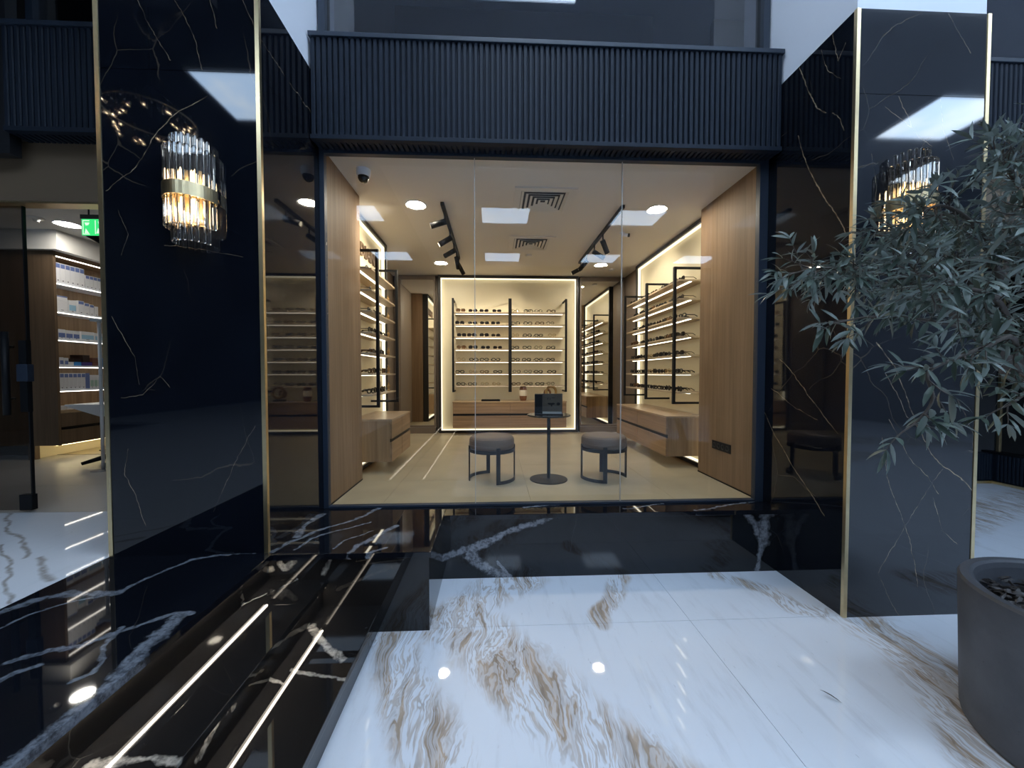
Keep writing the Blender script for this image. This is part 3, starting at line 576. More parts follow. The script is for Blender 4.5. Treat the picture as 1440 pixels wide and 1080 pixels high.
def glasses(loc, rot, style, fr, label, group):
    ft, ls, ts = glasses_meshes(style, fr)
    o = thing('eyeglasses', label, 'eyeglasses', loc, rot, group); o.scale = (1.12, 1.12, 1.12)
    link('front_frame', ft, o)
    for l in ls: link('lens', l, o)
    for l in ts: link('temple', l, o)
RG = random.Random(3)
SUNS = [('sun', 'black'), ('sun', 'tortoise'), ('cat', 'black'), ('cat', 'brown'), ('sun', 'black')]
OPT = [('square', 'black'), ('round', 'gold'), ('square', 'tortoise'), ('square', 'black'), ('round', 'black'), ('square', 'black')]
for r, z in enumerate(ZSH):
    # back wall: four each side of the middle bracket, left to right
    for k in range(8):
        xs = (-.57 + .205*k) if k < 4 else (.37 + .205*(k-4))
        st_, fr = RG.choice(SUNS) if (k < 4 and r < 4) else RG.choice(OPT)
        glasses((xs + RG.uniform(-.02, .02), 6.655 + RG.uniform(-.015, .01), z), pi + RG.uniform(-.12, .12), st_, fr,
                f'{NAMES[(st_, fr)]}, {ORD[k]} from left on {ORD[r]} shelf down of back wall', 'eyewear on the back wall shelves')
    for k in range(11):
        st_, fr = RG.choice(SUNS) if RG.random() < (.85 if r < 5 else .35) else RG.choice(OPT)
        glasses((2.115 + RG.uniform(-.01, .02), 4.32 + .152*k + RG.uniform(-.012, .012), z), pi/2 + RG.uniform(-.2, .2), st_, fr,
                f'{NAMES[(st_, fr)]}, {ORD[k]} from window on {ORD[r]} shelf down of right wall', 'eyewear on the right wall shelves')
    for k in range(4):
        st_, fr = RG.choice(SUNS) if RG.random() < .5 else RG.choice(OPT)
        glasses((-1.275 + RG.uniform(-.02, .01), 4.07 + .165*k + RG.uniform(-.012, .012), z), -pi/2 + RG.uniform(-.25, .25), st_, fr,
                f'{NAMES[(st_, fr)]}, {ORD[k]} from window on {ORD[r]} shelf down of left wall', 'eyewear on the left wall shelves')
AMB = plain('amber_glass_ornament', (.42, .26, .10), .12, 0, .3, 40)
CARD = plain('ivory_card', (.70, .63, .50), .5)
for r in range(1, 7):
    z = ZSH[r]
    t = thing('ornament', f'small amber ornament at the far end of {ORD[r]} shelf down, left wall', 'ornament', (-1.27, 4.73, z), 0, 'ornaments on the left shelves')
    MB().lathe([(0, 0), (.02, 0), (.018, .012), (.007, .02), (.016, .04), (.02, .055), (.012, .075), (.005, .085), (.011, .095), (0, .105)], n=12).build('figurine_body', AMB, t)
    if r in (2, 4, 6):
        t = thing('price_card', f'upright cream card at the far end of {ORD[r]} shelf down, left wall', 'card', (-1.38, 4.70, z), .1, 'cards on the left shelves')
        MB().box(-.03, .03, -.003, .003, .004, .11).box(-.03, .03, -.015, .015, 0, .004).build('card', CARD, t)

# things on the back cabinet
WALN = plain('bronze_red_glaze', (.20, .085, .045), .18, 0, .5, 14)
t = thing('vase', 'narrow bronze and cream vase on the back cabinet', 'vase', (.50, 6.68, .575))
MB().lathe([(0, 0), (.045, 0), (.058, .03), (.068, .10), (.068, .17), (.058, .23), (.04, .265), (.028, .27), (.024, .255), (0, .25)], n=24).build('vase_body', WALN, t)
MB().lathe([(.0685, .085), (.0705, .10), (.0705, .165), (.0685, .185)], n=24).build('cream_band', CARD, t)
t = thing('sculpture', 'golden ring shaped sculpture on the back cabinet behind the table display', 'sculpture', (.985, 6.68, .575))
MB().tube([(.085*cos(a) , 0, .15 + .095*sin(a)) for a in [2*pi*k/24 for k in range(24)]], .022, 8, closed=True).build('ring', plain('gold_glaze', (.52, .34, .15), .2, .3), t)
MB().tube([(-.06 + .05*cos(a), .03, .13 + .06*sin(a)) for a in [2*pi*k/20 for k in range(20)]], .018, 8, closed=True).build('small_ring', WALN, t)
BX(-.11, .07, -.035, .05, 0, .035, b=.006).build('sculpture_base', M['black_metal'], t)
t = thing('tray', 'flat black tray lying on the back cabinet', 'tray', (-.06, 6.66, .575))
MB().box(-.15, .15, -.09, .09, 0, .008).box(-.16, -.15, -.1, .1, 0, .022).box(.15, .16, -.1, .1, 0, .022).box(-.15, .15, -.1, -.09, 0, .022).box(-.15, .15, .09, .1, 0, .022).build('tray_body', M['black_metal'], t)

# ------------------------------------------------------------------ stools and table
LEATH = plain('taupe_leather', (.15, .108, .08), .5, 0, .12, 30, bumpy=.15, Specular_IOR_Level=.3)
BLK = M['black_metal']
def arc(r, a0, a1, z, n=14): return [(r*cos(radians(a0+(a1-a0)*k/n)), r*sin(radians(a0+(a1-a0)*k/n)), z) for k in range(n+1)]
def flat_arc(r, a0, a1, z0, z1, th, n=14, mat=BLK):
    m = MB(); vs = []; fs = []
    for k in range(n+1):
        a = radians(a0 + (a1-a0)*k/n)
        for rr, zz in ((r-th, z0), (r, z0), (r, z1), (r-th, z1)): vs.append((rr*cos(a), rr*sin(a), zz))
    for k in range(n):
        for j in range(4): fs.append((4*k+j, 4*k+(j+1) % 4, 4*k+4+(j+1) % 4, 4*k+4+j))
    fs += [(3, 2, 1, 0), (4*n, 4*n+1, 4*n+2, 4*n+3)]
    return m.add(vs, fs)
def stool(label, x, y, legs, arcs):
    t = thing('stool', label, 'stool', (x, y, 0), 0, 'round stools at the small table'); R = .222
    MB().lathe([(0, .315), (R-.012, .315), (R-.004, .325), (R, .34), (R, .395), (R-.006, .415), (R-.022, .431), (R-.05, .438), (0, .443)], n=48).build('seat_cushion', LEATH, t)
    MB().lathe([(R+.001, .352), (R+.004, .355), (R+.001, .358)], n=48).build('seat_seam', LEATH, t)
    flat_arc(R+.005, 0, 360, .285, .318, .012, 48).build('seat_ring', BLK, t)
    for a in legs:
        ra = radians(a); c, s = cos(ra), sin(ra); m = MB(); w = .019
        vs = []
        for z in (0, .345):
            for rr, q in ((R-.002, -w), (R+.008, -w), (R+.008, w), (R-.002, w)): vs.append((rr*c - q*s, rr*s + q*c, z))
        m.add(vs, [(3, 2, 1, 0), (4, 5, 6, 7), (0, 1, 5, 4), (1, 2, 6, 5), (2, 3, 7, 6), (3, 0, 4, 7)]).build('leg', BLK, t)
    for a0, a1 in arcs: flat_arc(R+.008, a0, a1, 0, .03, .012).build('base_arc', BLK, t)
stool('round taupe leather stool left of the small black table', -.025, 3.83, (192, 100, 286, 5), ((192, 100), (286, 365)))
stool('round taupe leather stool right of the small black table', 1.098, 3.83, (182, 258, 80, 0), ((182, 258), (80, 0)))
t = thing('side_table', 'small round black pedestal table between the two stools', 'table', (.535, 3.78, 0))
MB().lathe([(0, .628), (.20, .628), (.213, .634), (.213, .640), (.208, .646), (0, .646)], n=56).build('table_top', plain('black_table_lacquer', (.010, .010, .012), .16), t)
MB().lathe([(.017, .012), (.017, .628)], n=20).build('column', BLK, t)
MB().lathe([(.05, .612), (.06, .628)], n=20).build('top_plate', BLK, t)
MB().lathe([(0, 0), (.183, 0), (.186, .004), (.184, .010), (.03, .016), (0, .016)], n=56).build('base_plate', BLK, t)
t = thing('display_stand', 'black counter display with grey photo card on the small table', 'display stand', (.53, 3.76, .646), radians(-8))
BX(-.135, -.06, -.02, .10, 0, .20, b=.003).build('black_block', BLK, t)
BX(-.062, .135, -.012, .012, .012, .205, b=.004).build('picture_card', plain('grey_photo_card', (.085, .072, .056), .6, 0, .1, 9, Specular_IOR_Level=.2), t)
BX(-.13, .14, -.05, .05, 0, .010, b=.002).build('stand_foot', BLK, t)
BX(-.058, .128, -.020, -.013, .010, .030).build('clear_lip', plain('acrylic_lip', (.45, .45, .42), .12), t)
sh = MB()
def blob(pts, y=-.0135): sh.add([(x, y, z) for x, z in pts] + [(x, y+.002, z) for x, z in pts], [tuple(range(len(pts))), tuple(reversed(range(len(pts), 2*len(pts))))] + [(i, i+len(pts), (i+1) % len(pts)+len(pts), (i+1) % len(pts)) for i in range(len(pts))])
blob([(-.012, .108), (.0, .116), (.03, .114), (.05, .117), (.064, .106), (.05, .098), (.036, .096), (.036, .082), (.028, .076), (.022, .094), (.004, .098)])
blob([(.095 + .018*cos(2*pi*k/12), .105 + .015*sin(2*pi*k/12)) for k in range(12)])
blob([(-.010, .165), (.0, .165), (.0, .16), (-.006, .16), (-.006, .145), (-.010, .145)]); blob([(.012, .166), (.016, .166), (.016, .144), (.012, .144)]); blob([(.03, .166), (.06, .166), (.06, .162), (.03, .162)])
sh.build('printed_shapes', BLK, t)

# ------------------------------------------------------------------ shop ceiling fittings
def downlight(x, y, z, label, r=.085, group='shop downlights', mat='down'):
    t = thing('downlight', label, 'ceiling light', (x, y, z), 0, group)
    MB().lathe([(r, -.002), (r+.016, -.010), (r+.022, -.004), (r+.022, 0)], n=36).build('trim_ring', M['white_paint'], t)
    MB().lathe([(0, -.004), (r, -.004)], n=36).build('light_disc', M[mat], t)
for x, y, l in ((-.79, 4.02, 'front left downlight in the shop ceiling near the window'), (-.82, 6.10, 'back left downlight in the shop ceiling'), (1.70, 4.02, 'front right downlight in the shop ceiling near the window'), (1.685, 6.10, 'back right downlight in the shop ceiling')):
    downlight(x, y, 2.76, l)
def vent(x, y, label):
    t = thing('ceiling_vent', label, 'air vent', (x, y, 2.76), 0, 'square ceiling vents'); h = .29
    def ring(m, a, b, z0, z1):
        # a four sided louvre blade sloping from half-size a (bottom) to b (top)
        vs = [(sx*a, sy*a, z0) for sx, sy in ((-1,-1),(1,-1),(1,1),(-1,1))] + [(sx*b, sy*b, z1) for sx, sy in ((-1,-1),(1,-1),(1,1),(-1,1))]
        vs += [(x_, y_, z_ + .003) for x_, y_, z_ in vs]
        fs = []
        for i in range(4):
            j = (i+1) % 4
            fs += [(i, j, 4+j, 4+i), (8+j, 8+i, 12+i, 12+j), (i, 8+i, 8+j, j), (4+j, 12+j, 12+i, 4+i)]
        m.add(vs, fs); return m
    MB().box(-h, h, -h, -.225, -.012, 0).box(-h, h, .225, h, -.012, 0).box(-h, -.225, -.225, .225, -.012, 0).box(.225, h, -.225, .225, -.012, 0).build('vent_frame', M['ceil_paint'], t)
    BX(-.225, .225, -.225, .225, -.0015, 0).build('vent_throat', plain('vent_dark', (.03, .03, .03), .8), t)
    for a in (.222, .178, .134, .090, .048): ring(MB(), a, a-.024, -.014, -.004).build('louvre', plain('vent_louvre', (.72, .68, .60), .45), t)
vent(.485, 3.885, 'square louvred air vent nearer the shop window'); vent(.485, 5.15, 'square louvred air vent nearer the back wall')
t = thing('smoke_detector', 'small round smoke detector behind the rear vent', 'smoke detector', (.50, 5.63, 2.76))
MB().lathe([(.05, 0), (.05, -.012), (.042, -.03), (.02, -.036), (0, -.036)], n=24).build('detector_body', M['ceil_paint'], t)
t = thing('dome_camera', 'white and black dome security camera by the upper left window corner', 'camera', (-1.095, 3.36, 2.76))
MB().lathe([(.058, 0), (.058, -.035), (.052, -.055), (.044, -.06)], n=28).build('camera_housing', M['white_paint'], t)
MB().lathe([(.046, -.058), (.044, -.075), (.034, -.095), (.018, -.106), (0, -.109)], n=28).build('camera_dome', plain('black_dome', (.006, .006, .007), .06), t)
t = thing('bullet_camera', 'small bullet camera on the ceiling beside the right track light', 'camera', (1.56, 4.70, 2.76))
MB().lathe([(.03, 0), (.03, -.02), (0, -.022)], n=16).build('camera_mount', M['white_paint'], t)
MB().tube([(-.01, 0, -.03), (.06, -.04, -.045)], .022, 12).build('camera_barrel', M['white_paint'], t)
MB().tube([(.058, -.038, -.0445), (.074, -.048, -.048)], .0225, 12).build('camera_lens', BLK, t)
t = thing('wall_speaker', 'tiny white sensor at the top of the back right wall', 'sensor', (1.93, 6.35, 2.76))
MB().lathe([(.05, 0), (.045, -.02), (0, -.022)], n=16).build('sensor_body', M['white_paint'], t)
def spot_light(loc, d, e, parent_loc):
    l = bpy.data.lights.new('spot_bulb', 'SPOT'); l.energy = e; l.spot_size = radians(85); l.spot_blend = .7; l.color = (1, .88, .70); l.shadow_soft_size = .03
    o = bpy.data.objects.new('spot_bulb', l); COL.objects.link(o); o.location = Vector(loc)
    o.rotation_euler = Vector(d).to_track_quat('-Z', 'Y').to_euler()
def track(x, y0, y1, spots, label):
    t = thing('track_light', label, 'track light', (x, (y0+y1)/2, 2.76), 0, 'ceiling track lights'); c = (y0+y1)/2
    BX(-.018, .018, y0-c, y1-c, -.034, 0, b=.003).build('rail', BLK, t)
    for y, d in spots:
        d = Vector(d).normalized(); p = Vector((0, y-c, -.13)); q = p + d*.15
        s = MB().tube([p - d*.02, q], .031, 18).build('spotlight_head', BLK, t)
        MB().tube([(0, y-c, -.03), p], .009, 8).build('stem', BLK, s)
        MB().tube([q - d*.001, q + d*.0015], .025, 18).build('lamp_lens', emit('spot_lens', (1, .85, .6), 4.0), s)
        w = q + Vector((x, c, 2.76)) + d*.02
        spot_light(w, d, 38, None)
track(-.515, 3.94, 5.80, [(4.12, (-1, .05, -.30)), (4.62, (-.85, -.1, -.55)), (5.08, (-.8, .35, .02 - .35)), (5.42, (.10, .7, -.75)), (5.74, (.45, .6, -.75))], 'black ceiling track with spotlights on the left')
track(1.312, 3.93, 5.95, [(4.66, (.45, .25, -.85)), (5.06, (.9, .15, -.45)), (5.50, (-.55, .5, -.6)), (5.86, (-.85, .3, -.4))], 'black ceiling track with spotlights on the right')
t = thing('power_socket', 'black four gang power socket on the right oak return wall', 'socket', (2.174, 3.60, .345))
BX(-.008, 0, -.15, .15, -.042, .042, b=.003).build('socket_plate', BLK, t)
for k in range(4):
    m = MB().lathe([(.022, 0), (.024, .004), (.020, .004), (.018, -.002), (0, -.002)], n=16)
    m.v = [(-.008 - z, -.105 + .07*k + x, y) for x, y, z in m.v]
    m.build('socket_insert', plain('socket_dark', (.03, .03, .03), .5), t)

# ------------------------------------------------------------------ left entrance and second shop
w = struct('wall_entrance')
BX(-7, -2.205, 3.06, 3.14, 2.318, 2.755).build('bulkhead', M['bulk'], w)
BX(-7, -2.205, 3.05, 3.15, 2.306, 2.318).build('head_rail', M['brass'], w)
sf2 = struct('floor_entrance', label='grey tiled floor of the second shop')
BX(-9, -1.86, 3.06, 7.2, -.06, -.012).build('screed', M['grout'], sf2)
for i in range(6):
    for j in range(3):
        x0 = -9 + 1.19*i; y0 = 3.062 + (.727)*j
        BX(x0+.001, x0+1.189, y0+.001, y0+.726, -.012, 0).build('floor_tile', M['tile2'], sf2)
BX(-9, -1.86, 5.243, 5.25, -.012, .003).build('floor_strip', BLK, sf2)
BX(-9, -1.86, 5.25, 7.2, -.012, 0).build('floor_tile', M['tile'], sf2)
c2 = struct('ceiling_entrance'); BX(-9, -1.86, 3.15, 7.2, 2.76, 2.86).build('ceiling_board', M['shop2_paint'], c2)
BX(-9, -5.20, 4.90, 7.2, 2.53, 2.76).build('ceiling_drop', M['shop2_paint'], c2)
w = struct('wall_shop'); BX(-9, -1.86, 7.2, 7.3, 0, 2.86).build('rear_wall', M['shop2_paint'], w)
BX(-9.1, -9, 3.06, 7.3, 0, 2.86).build('left_wall', M['walnut'], w)
# tall shelving unit seen from its end
t = thing('shelving_unit', 'tall oak shelving unit filled with boxes in the left shop', 'shelving', (-5.30, 4.95, 0)); D = .34; LN = 2.2
BX(-3.0, 0, 0, .03, .17, 2.53).build('side_panel', M['walnut'], t)
BX(-D-.02, -D, .03, LN, .17, 2.53).build('back_board', M['oak'], t)
BX(-D, 0, LN-.03, LN, .17, 2.53).build('side_panel', M['oak'], t)
BX(-D, 0, .03, LN-.03, 2.50, 2.53).build('top_board', M['oak'], t)
SZ = [2.17, 1.82, 1.48, 1.15, .854]
for z in [2.50] + SZ:
    s = BX(-D, -.004, .03, LN-.03, z-.022, z).build('shelf', M['white_paint'] if z < 2.4 else M['oak'], t)
    BX(-.022, -.006, .035, LN-.035, z-.030, z-.022).build('shelf_light', M['led_white'], s)
BX(-D, .0, .03, LN-.03, .56, .60).build('counter_board', M['oak_top'], t)
BX(-D, -.02, .03, LN-.03, .17, .56).build('base_carcass', M['walnut'], t)
for k in range(3):
    y0 = .035 + k*.71; y1 = y0 + .705
    BX(-.02, 0, y0, y1, .175, .355).build('drawer_front', M['walnut'], t); BX(-.021, -.019, y0, y1, .355, .392).build('finger_groove', BLK, t); BX(-.02, 0, y0, y1, .392, .555).build('drawer_front', M['walnut'], t)
BX(-D-.02, -D, .05, LN, 0, .17).build('recess_back', M['panel_white'], t)
BX(-.10, -.08, .06, LN-.05, .158, .168).build('base_light', M['led_base'], t)
BX(-D-.02, -D+.06, .0, .05, 0, .17).build('recess_end', M['walnut'], t)
WB = plain('white_carton', (.70, .70, .72), .5); BL = plain('blue_print', (.12, .17, .38), .5); LB = plain('light_blue_print', (.30, .50, .66), .5)
BLU = plain('bright_blue_carton', (.03, .20, .50), .4); DK = plain('dark_brown_carton', (.025, .014, .012), .4); PUR = plain('purple_carton', (.05, .03, .16), .4)
BRN = plain('brown_carton', (.13, .055, .035), .45); GRN = plain('pale_green_print', (.35, .50, .42), .5); INK = plain('ink_dot', (.03, .03, .05), .5)
def carton(y, wd, h, z, mat, band, label, group, depth=.16, bandtop=True, dots=True):
    b = thing('carton', label, 'box', (-5.325, 4.95 + y + wd/2, z), 0, group)
    BX(-depth, 0, -wd/2+.001, wd/2-.001, 0, h).build('carton_body', mat, b)
    if band:
        z0, z1 = (h*.74, h*.96) if bandtop else (h*.15, h*.62)
        BX(-.001, .0008, -wd/2+.004, wd/2-.004, z0, z1).build('printed_band', band, b)
    if dots and h > .1: BX(-.001, .0008, -wd*.12, wd*.12, h*.07, h*.12).build('printed_mark', INK, b)
for k in range(6): carton(.045 + .056*k, .055, .235, SZ[0], WB, BL, f'tall white carton with blue band, {ORD[k]} from left on the top shelf', 'tall cartons on the top shelf')
for k in range(5): carton(.395 + .05*k, .049, .165, SZ[0], WB, BL, f'shorter white carton right of the tall ones, {ORD[k]} of the top shelf', 'short cartons on the top shelf')
for k, (y, wd, h, mt, bd, l) in enumerate([(.05, .12, .13, WB, None, 'white carton lowest at the left end of the second shelf'), (.05, .12, .055, WB, BL, 'flat white carton lying on another at the left of the second shelf'),
        (.185, .085, .15, WB, LB, 'white carton with light blue picture on the second shelf'), (.295, .07, .165, WB, BL, 'white carton with blue text in the middle of the second shelf'),
        (.37, .06, .15, WB, BL, 'narrow white carton right of the middle on the second shelf'), (.435, .055, .14, WB, BL, 'narrow white carton near the right of the second shelf'), (.495, .05, .125, WB, None, 'small white carton rightmost on the second shelf')]):
    carton(y, wd, h, SZ[1] + (.131 if k == 1 else 0), mt, bd, l, 'cartons on the second shelf', bandtop=(bd is not LB))
for y, wd, h, mt, bd, l in [(.055, .08, .115, WB, BL, 'small white carton leftmost on the third shelf'), (.14, .08, .11, WB, BL, 'small white carton second on the third shelf'), (.225, .075, .11, WB, BL, 'small white carton third on the third shelf'),
        (.32, .16, .115, WB, LB, 'wide light blue carton on the third shelf'), (.49, .13, .11, WB, LB, 'second light blue carton at the right of the third shelf')]:
    carton(y, wd, h, SZ[2], mt, bd, l, 'cartons on the third shelf', bandtop=False)
for y, wd, h, dz, mt, bd, l in [(.06, .045, .10, 0, WB, BL, 'small white bottle box leftmost on the fourth shelf'), (.115, .045, .095, 0, WB, BL, 'small white bottle box second on the fourth shelf'), (.17, .05, .045, 0, WB, None, 'low white box on the fourth shelf'),
        (.225, .085, .048, 0, BLU, None, 'bright blue flat box on the fourth shelf'), (.225, .085, .04, .049, DK, None, 'black flat box lying on the blue box'), (.315, .13, .048, 0, PUR, None, 'purple flat box on the fourth shelf'),
        (.33, .085, .09, .049, DK, None, 'dark brown cube box standing on the purple box'), (.45, .10, .055, 0, BRN, None, 'brown flat box on the fourth shelf'), (.45, .10, .05, .056, BRN, None, 'second brown flat box stacked on the first'), (.56, .09, .11, 0, BLU, None, 'blue and white box rightmost on the fourth shelf')]:
    carton(y, wd, h, SZ[3] + dz, mt, bd, l, 'boxes on the fourth shelf', bandtop=False, dots=False)
for k in range(6): carton(.055 + .05*k, .049, .20, SZ[4], WB, BL, f'white carton with blue top band, {ORD[k]} from left on the fifth shelf', 'cartons on the fifth shelf')
carton(.358, .05, .20, SZ[4], BL, None, 'blue carton beside the white row on the fifth shelf', 'cartons on the fifth shelf', dots=False)
for k in range(3): carton(.412 + .05*k, .049, .175, SZ[4], WB, GRN, f'white and green carton, {ORD[k]} of three on the fifth shelf', 'cartons on the fifth shelf', bandtop=False)
for k in range(6): carton(.06 + .085*k, .06, .05, .60, WB, None, f'tiny white box, {ORD[k]} from left on the oak counter', 'tiny boxes on the counter', .05, dots=False)
downlight(-4.88, 4.72, 2.76, 'downlight in the ceiling of the left shop', .10, 'left shop downlights', 'down2')
t = thing('smoke_detector', 'smoke detector on the ceiling of the left shop', 'smoke detector', (-5.02, 4.54, 2.76))
MB().lathe([(.07, 0), (.065, -.012), (.03, -.02), (.02, -.045), (0, -.047)], n=20).build('detector_body', M['shop2_paint'], t)
t = thing('track_light', 'single black spotlight beside the green exit sign', 'spotlight', (-4.02, 4.2, 2.76))
BX(-.02, .3, -.02, .02, -.03, 0).build('rail', BLK, t)
MB().tube([(.02, 0, -.03), (.02, 0, -.30)], .012, 8).build('stem', BLK, t)
MB().tube([(-.09, -.02, -.29), (.13, .02, -.42)], .04, 16).build('spotlight_head', BLK, t)
# exit sign
EG = emit('exit_green', (.05, .85, .22), 1.0); EW = emit('exit_white', (.75, 1.0, .8), 1.0)
def exit_sign(loc, label, flip=1):
    t = thing('exit_sign', label, 'exit sign', loc)
    BX(-.17, .17, -.012, .012, 0, .036).build('sign_housing', plain('sign_housing', (.10, .11, .10), .4), t)
    BX(-.165, .165, -.006, .006, -.135, 0).build('sign_panel', EG, t)
    def q(pts):
        m = MB(); n = len(pts); m.add([(x, -.0085, z) for x, z in pts] + [(x, -.006, z) for x, z in pts], [tuple(range(n)), tuple(reversed(range(n, 2*n)))] + [(i, (i+1) % n, n+(i+1) % n, n+i) for i in range(n)])
        m.build('pictogram', EW, t)
    for a, b_, c, d in ((-.155, -.15, -.13, -.01), (-.15, -.10, -.13, -.123), (-.15, -.10, -.017, -.01), (-.055, -.05, -.125, -.01)): q([(a, c), (b_, c), (b_, d), (a, d)])
    q([(-.14, -.03), (-.10, -.03), (-.11, -.05), (-.13, -.055)]); q([(-.14, -.12), (-.105, -.12), (-.13, -.08)])
    q([(-.03, -.02), (.0, -.02), (.005, -.045), (-.02, -.055)]); q([(-.045, -.12), (.0, -.12), (-.03, -.075)])
    k = [(.055 + .018*cos(2*pi*i/10), -.035 + .018*sin(2*pi*i/10)) for i in range(10)]; q(k)
    q([(.035, -.07), (.08, -.07), (.07, -.11), (.055, -.12), (.045, -.105)]); q([(.10, -.06), (.15, -.06), (.15, -.075), (.10, -.075)]); q([(.13, -.04), (.155, -.0675), (.13, -.095)])
    MB().tube([(-.11, 0, .036), (-.11, 0, 2.76-loc[2])], .006, 6).tube([(.11, 0, .036), (.11, 0, 2.76-loc[2])], .006, 6).build('hanger', BLK, t)
exit_sign((-3.335, 3.5, 2.362), 'green emergency exit sign hanging in the left doorway')
exit_sign((4.97, 3.6, 2.745), 'green exit sign half hidden behind the olive branches')
# glass entrance door
d = struct('door_1', (-4.06, 3.10, 0), label='dark tinted glass door with black bar handle')
BX(-.55, .545, -.006, .006, .012, 2.30).build('glass_leaf', M['pane_dark'], d)
BX(.538, .548, -.010, .010, .012, 2.30).build('edge_seal', BLK, d)
h = MB().tube([(.435, -.05, .74), (.435, -.05, 1.36)], .021, 14).build('bar_handle', BLK, d)
MB().tube([(.435, -.05, .86), (.435, .0, .86)], .01, 8).tube([(.435, -.05, 1.25), (.435, .0, 1.25)], .01, 8).build('handle_mount', BLK, h)
BX(.475, .555, -.022, .022, .99, 1.12, b=.004).build('lock_case', M['frame_blue'], d)
BX(.49, .545, -.016, .016, .76, 1.30).build('keeper_plate', BLK, d)
BX(.46, .552, -.02, .02, .012, .13, b=.004).build('pivot_patch', BLK, d)
# examination table and stand
WHT = plain('white_lacquer', (.78, .79, .80), .25)
t = thing('instrument_table', 'white cantilevered table with tapered top in the left shop', 'table', (-4.45, 4.78, 0))
m = MB(); m.add([(-.36, -.22, .70), (.35, -.22, .70), (.35, .22, .70), (-.36, .22, .70), (-.36, -.22, .685), (-.05, -.16, .56), (.30, -.16, .56), (.35, -.22, .66), (-.36, .22, .685), (-.05, .16, .56), (.30, .16, .56), (.35, .22, .66)],
      [(0, 1, 2, 3), (0, 4, 5, 6, 7, 1), (3, 2, 11, 10, 9, 8), (0, 3, 8, 4), (1, 7, 11, 2), (4, 8, 9, 5), (5, 9, 10, 6), (6, 10, 11, 7)])
m.build('table_top', WHT, t)
BX(-.08, .08, -.07, .07, .10, .56, b=.01).build('column', WHT, t)
for k in range(5): MB().tube([(0, 0, .11), (.30*cos(2*pi*k/5+.3), .30*sin(2*pi*k/5+.3), .035)], [.035, .018], 8).build('foot', BLK, t)
t = thing('pole_stand', 'slim white pole stand with flat foot by the left pillar', 'stand', (-4.245, 4.385, 0))
MB().tube([(0, 0, .01), (0, 0, 1.62)], .016, 12).build('pole', WHT, t)
MB().lathe([(0, 0), (.10, 0), (.10, .008), (.02, .014), (0, .014)], n=24).build('foot_plate', plain('steel_grey', (.35, .36, .38), .3, .8), t)
BX(-.02, .14, -.08, .08, 1.60, 1.63, b=.004).build('top_plate', WHT, t)
for k, pts in enumerate([[(-5.35, 5.48, .008), (-5.1, 5.55, .01), (-4.9, 5.52, .008), (-4.7, 5.6, .01), (-4.4, 5.7, .01)], [(-5.2, 5.36, .008), (-4.95, 5.34, .01), (-4.75, 5.30, .008), (-4.55, 5.2, .01), (-4.47, 4.9, .02)]]):
    tag(MB().tube(pts, .008, 6).build('power_cable', BLK, None), 'black cable on the floor under the shelving unit, ' + ('rear one' if k == 0 else 'front one by the table foot'), 'cable')

# ------------------------------------------------------------------ right hand passage beyond the pillar
w = struct('wall_passage')
BX(3.05, 7.6, 3.06, 3.14, 2.32, 2.76).build('bulkhead', M['bulk'], w)
BX(3.05, 12, 5.50, 5.6, -.49, 2.9).build('rear_wall', M['atrium_dark'], w)
BX(6.92, 12, 3.06, 5.5, 2.60, 2.76).build('ceiling_board', M['bulk'], w)
BX(3.05, 6.92, 3.06, 5.5, 2.76, 2.86).build('ceiling_board', M['bulk'], w)
BX(3.03, 3.06, 3.14, 5.5, -.49, 2.9).build('side_wall', M['atrium_dark'], w)
w = struct('wall_wainscot', label='low dark fluted wall with brass base strip')
BX(6.95, 7.05, 3.4, 5.08, -.49, -.07).build('wainscot_board', M['flute'], w)
BX(6.5, 7.05, 5.08, 5.18, -.49, -.07).build('wainscot_board', M['flute'], w)
me = slat_mesh(.36)
for k in range(40): link('slat', me, w, (6.95, 3.42 + .0405*k, -.44), (0, 0, -pi/2))
for k in range(11): link('slat', me, w, (6.52 + .0405*k, 5.08, -.44))
BX(6.925, 6.945, 3.4, 5.07, -.49, -.455).build('brass_base', M['brass'], w); BX(6.5, 6.945, 5.05, 5.07, -.49, -.455).build('brass_base', M['brass'], w)
BX(6.93, 7.06, 3.4, 5.18, -.07, -.045).build('sill', BLK, w)
for k in range(5): BX(6.97, 7.01, 3.5 + .38*k, 3.53 + .38*k, -.045, 2.6).build('brass_mullion', M['brass'], w)
BX(6.985, 6.995, 3.4, 5.08, -.045, 2.6).build('glass_pane', M['pane_dark'], w)

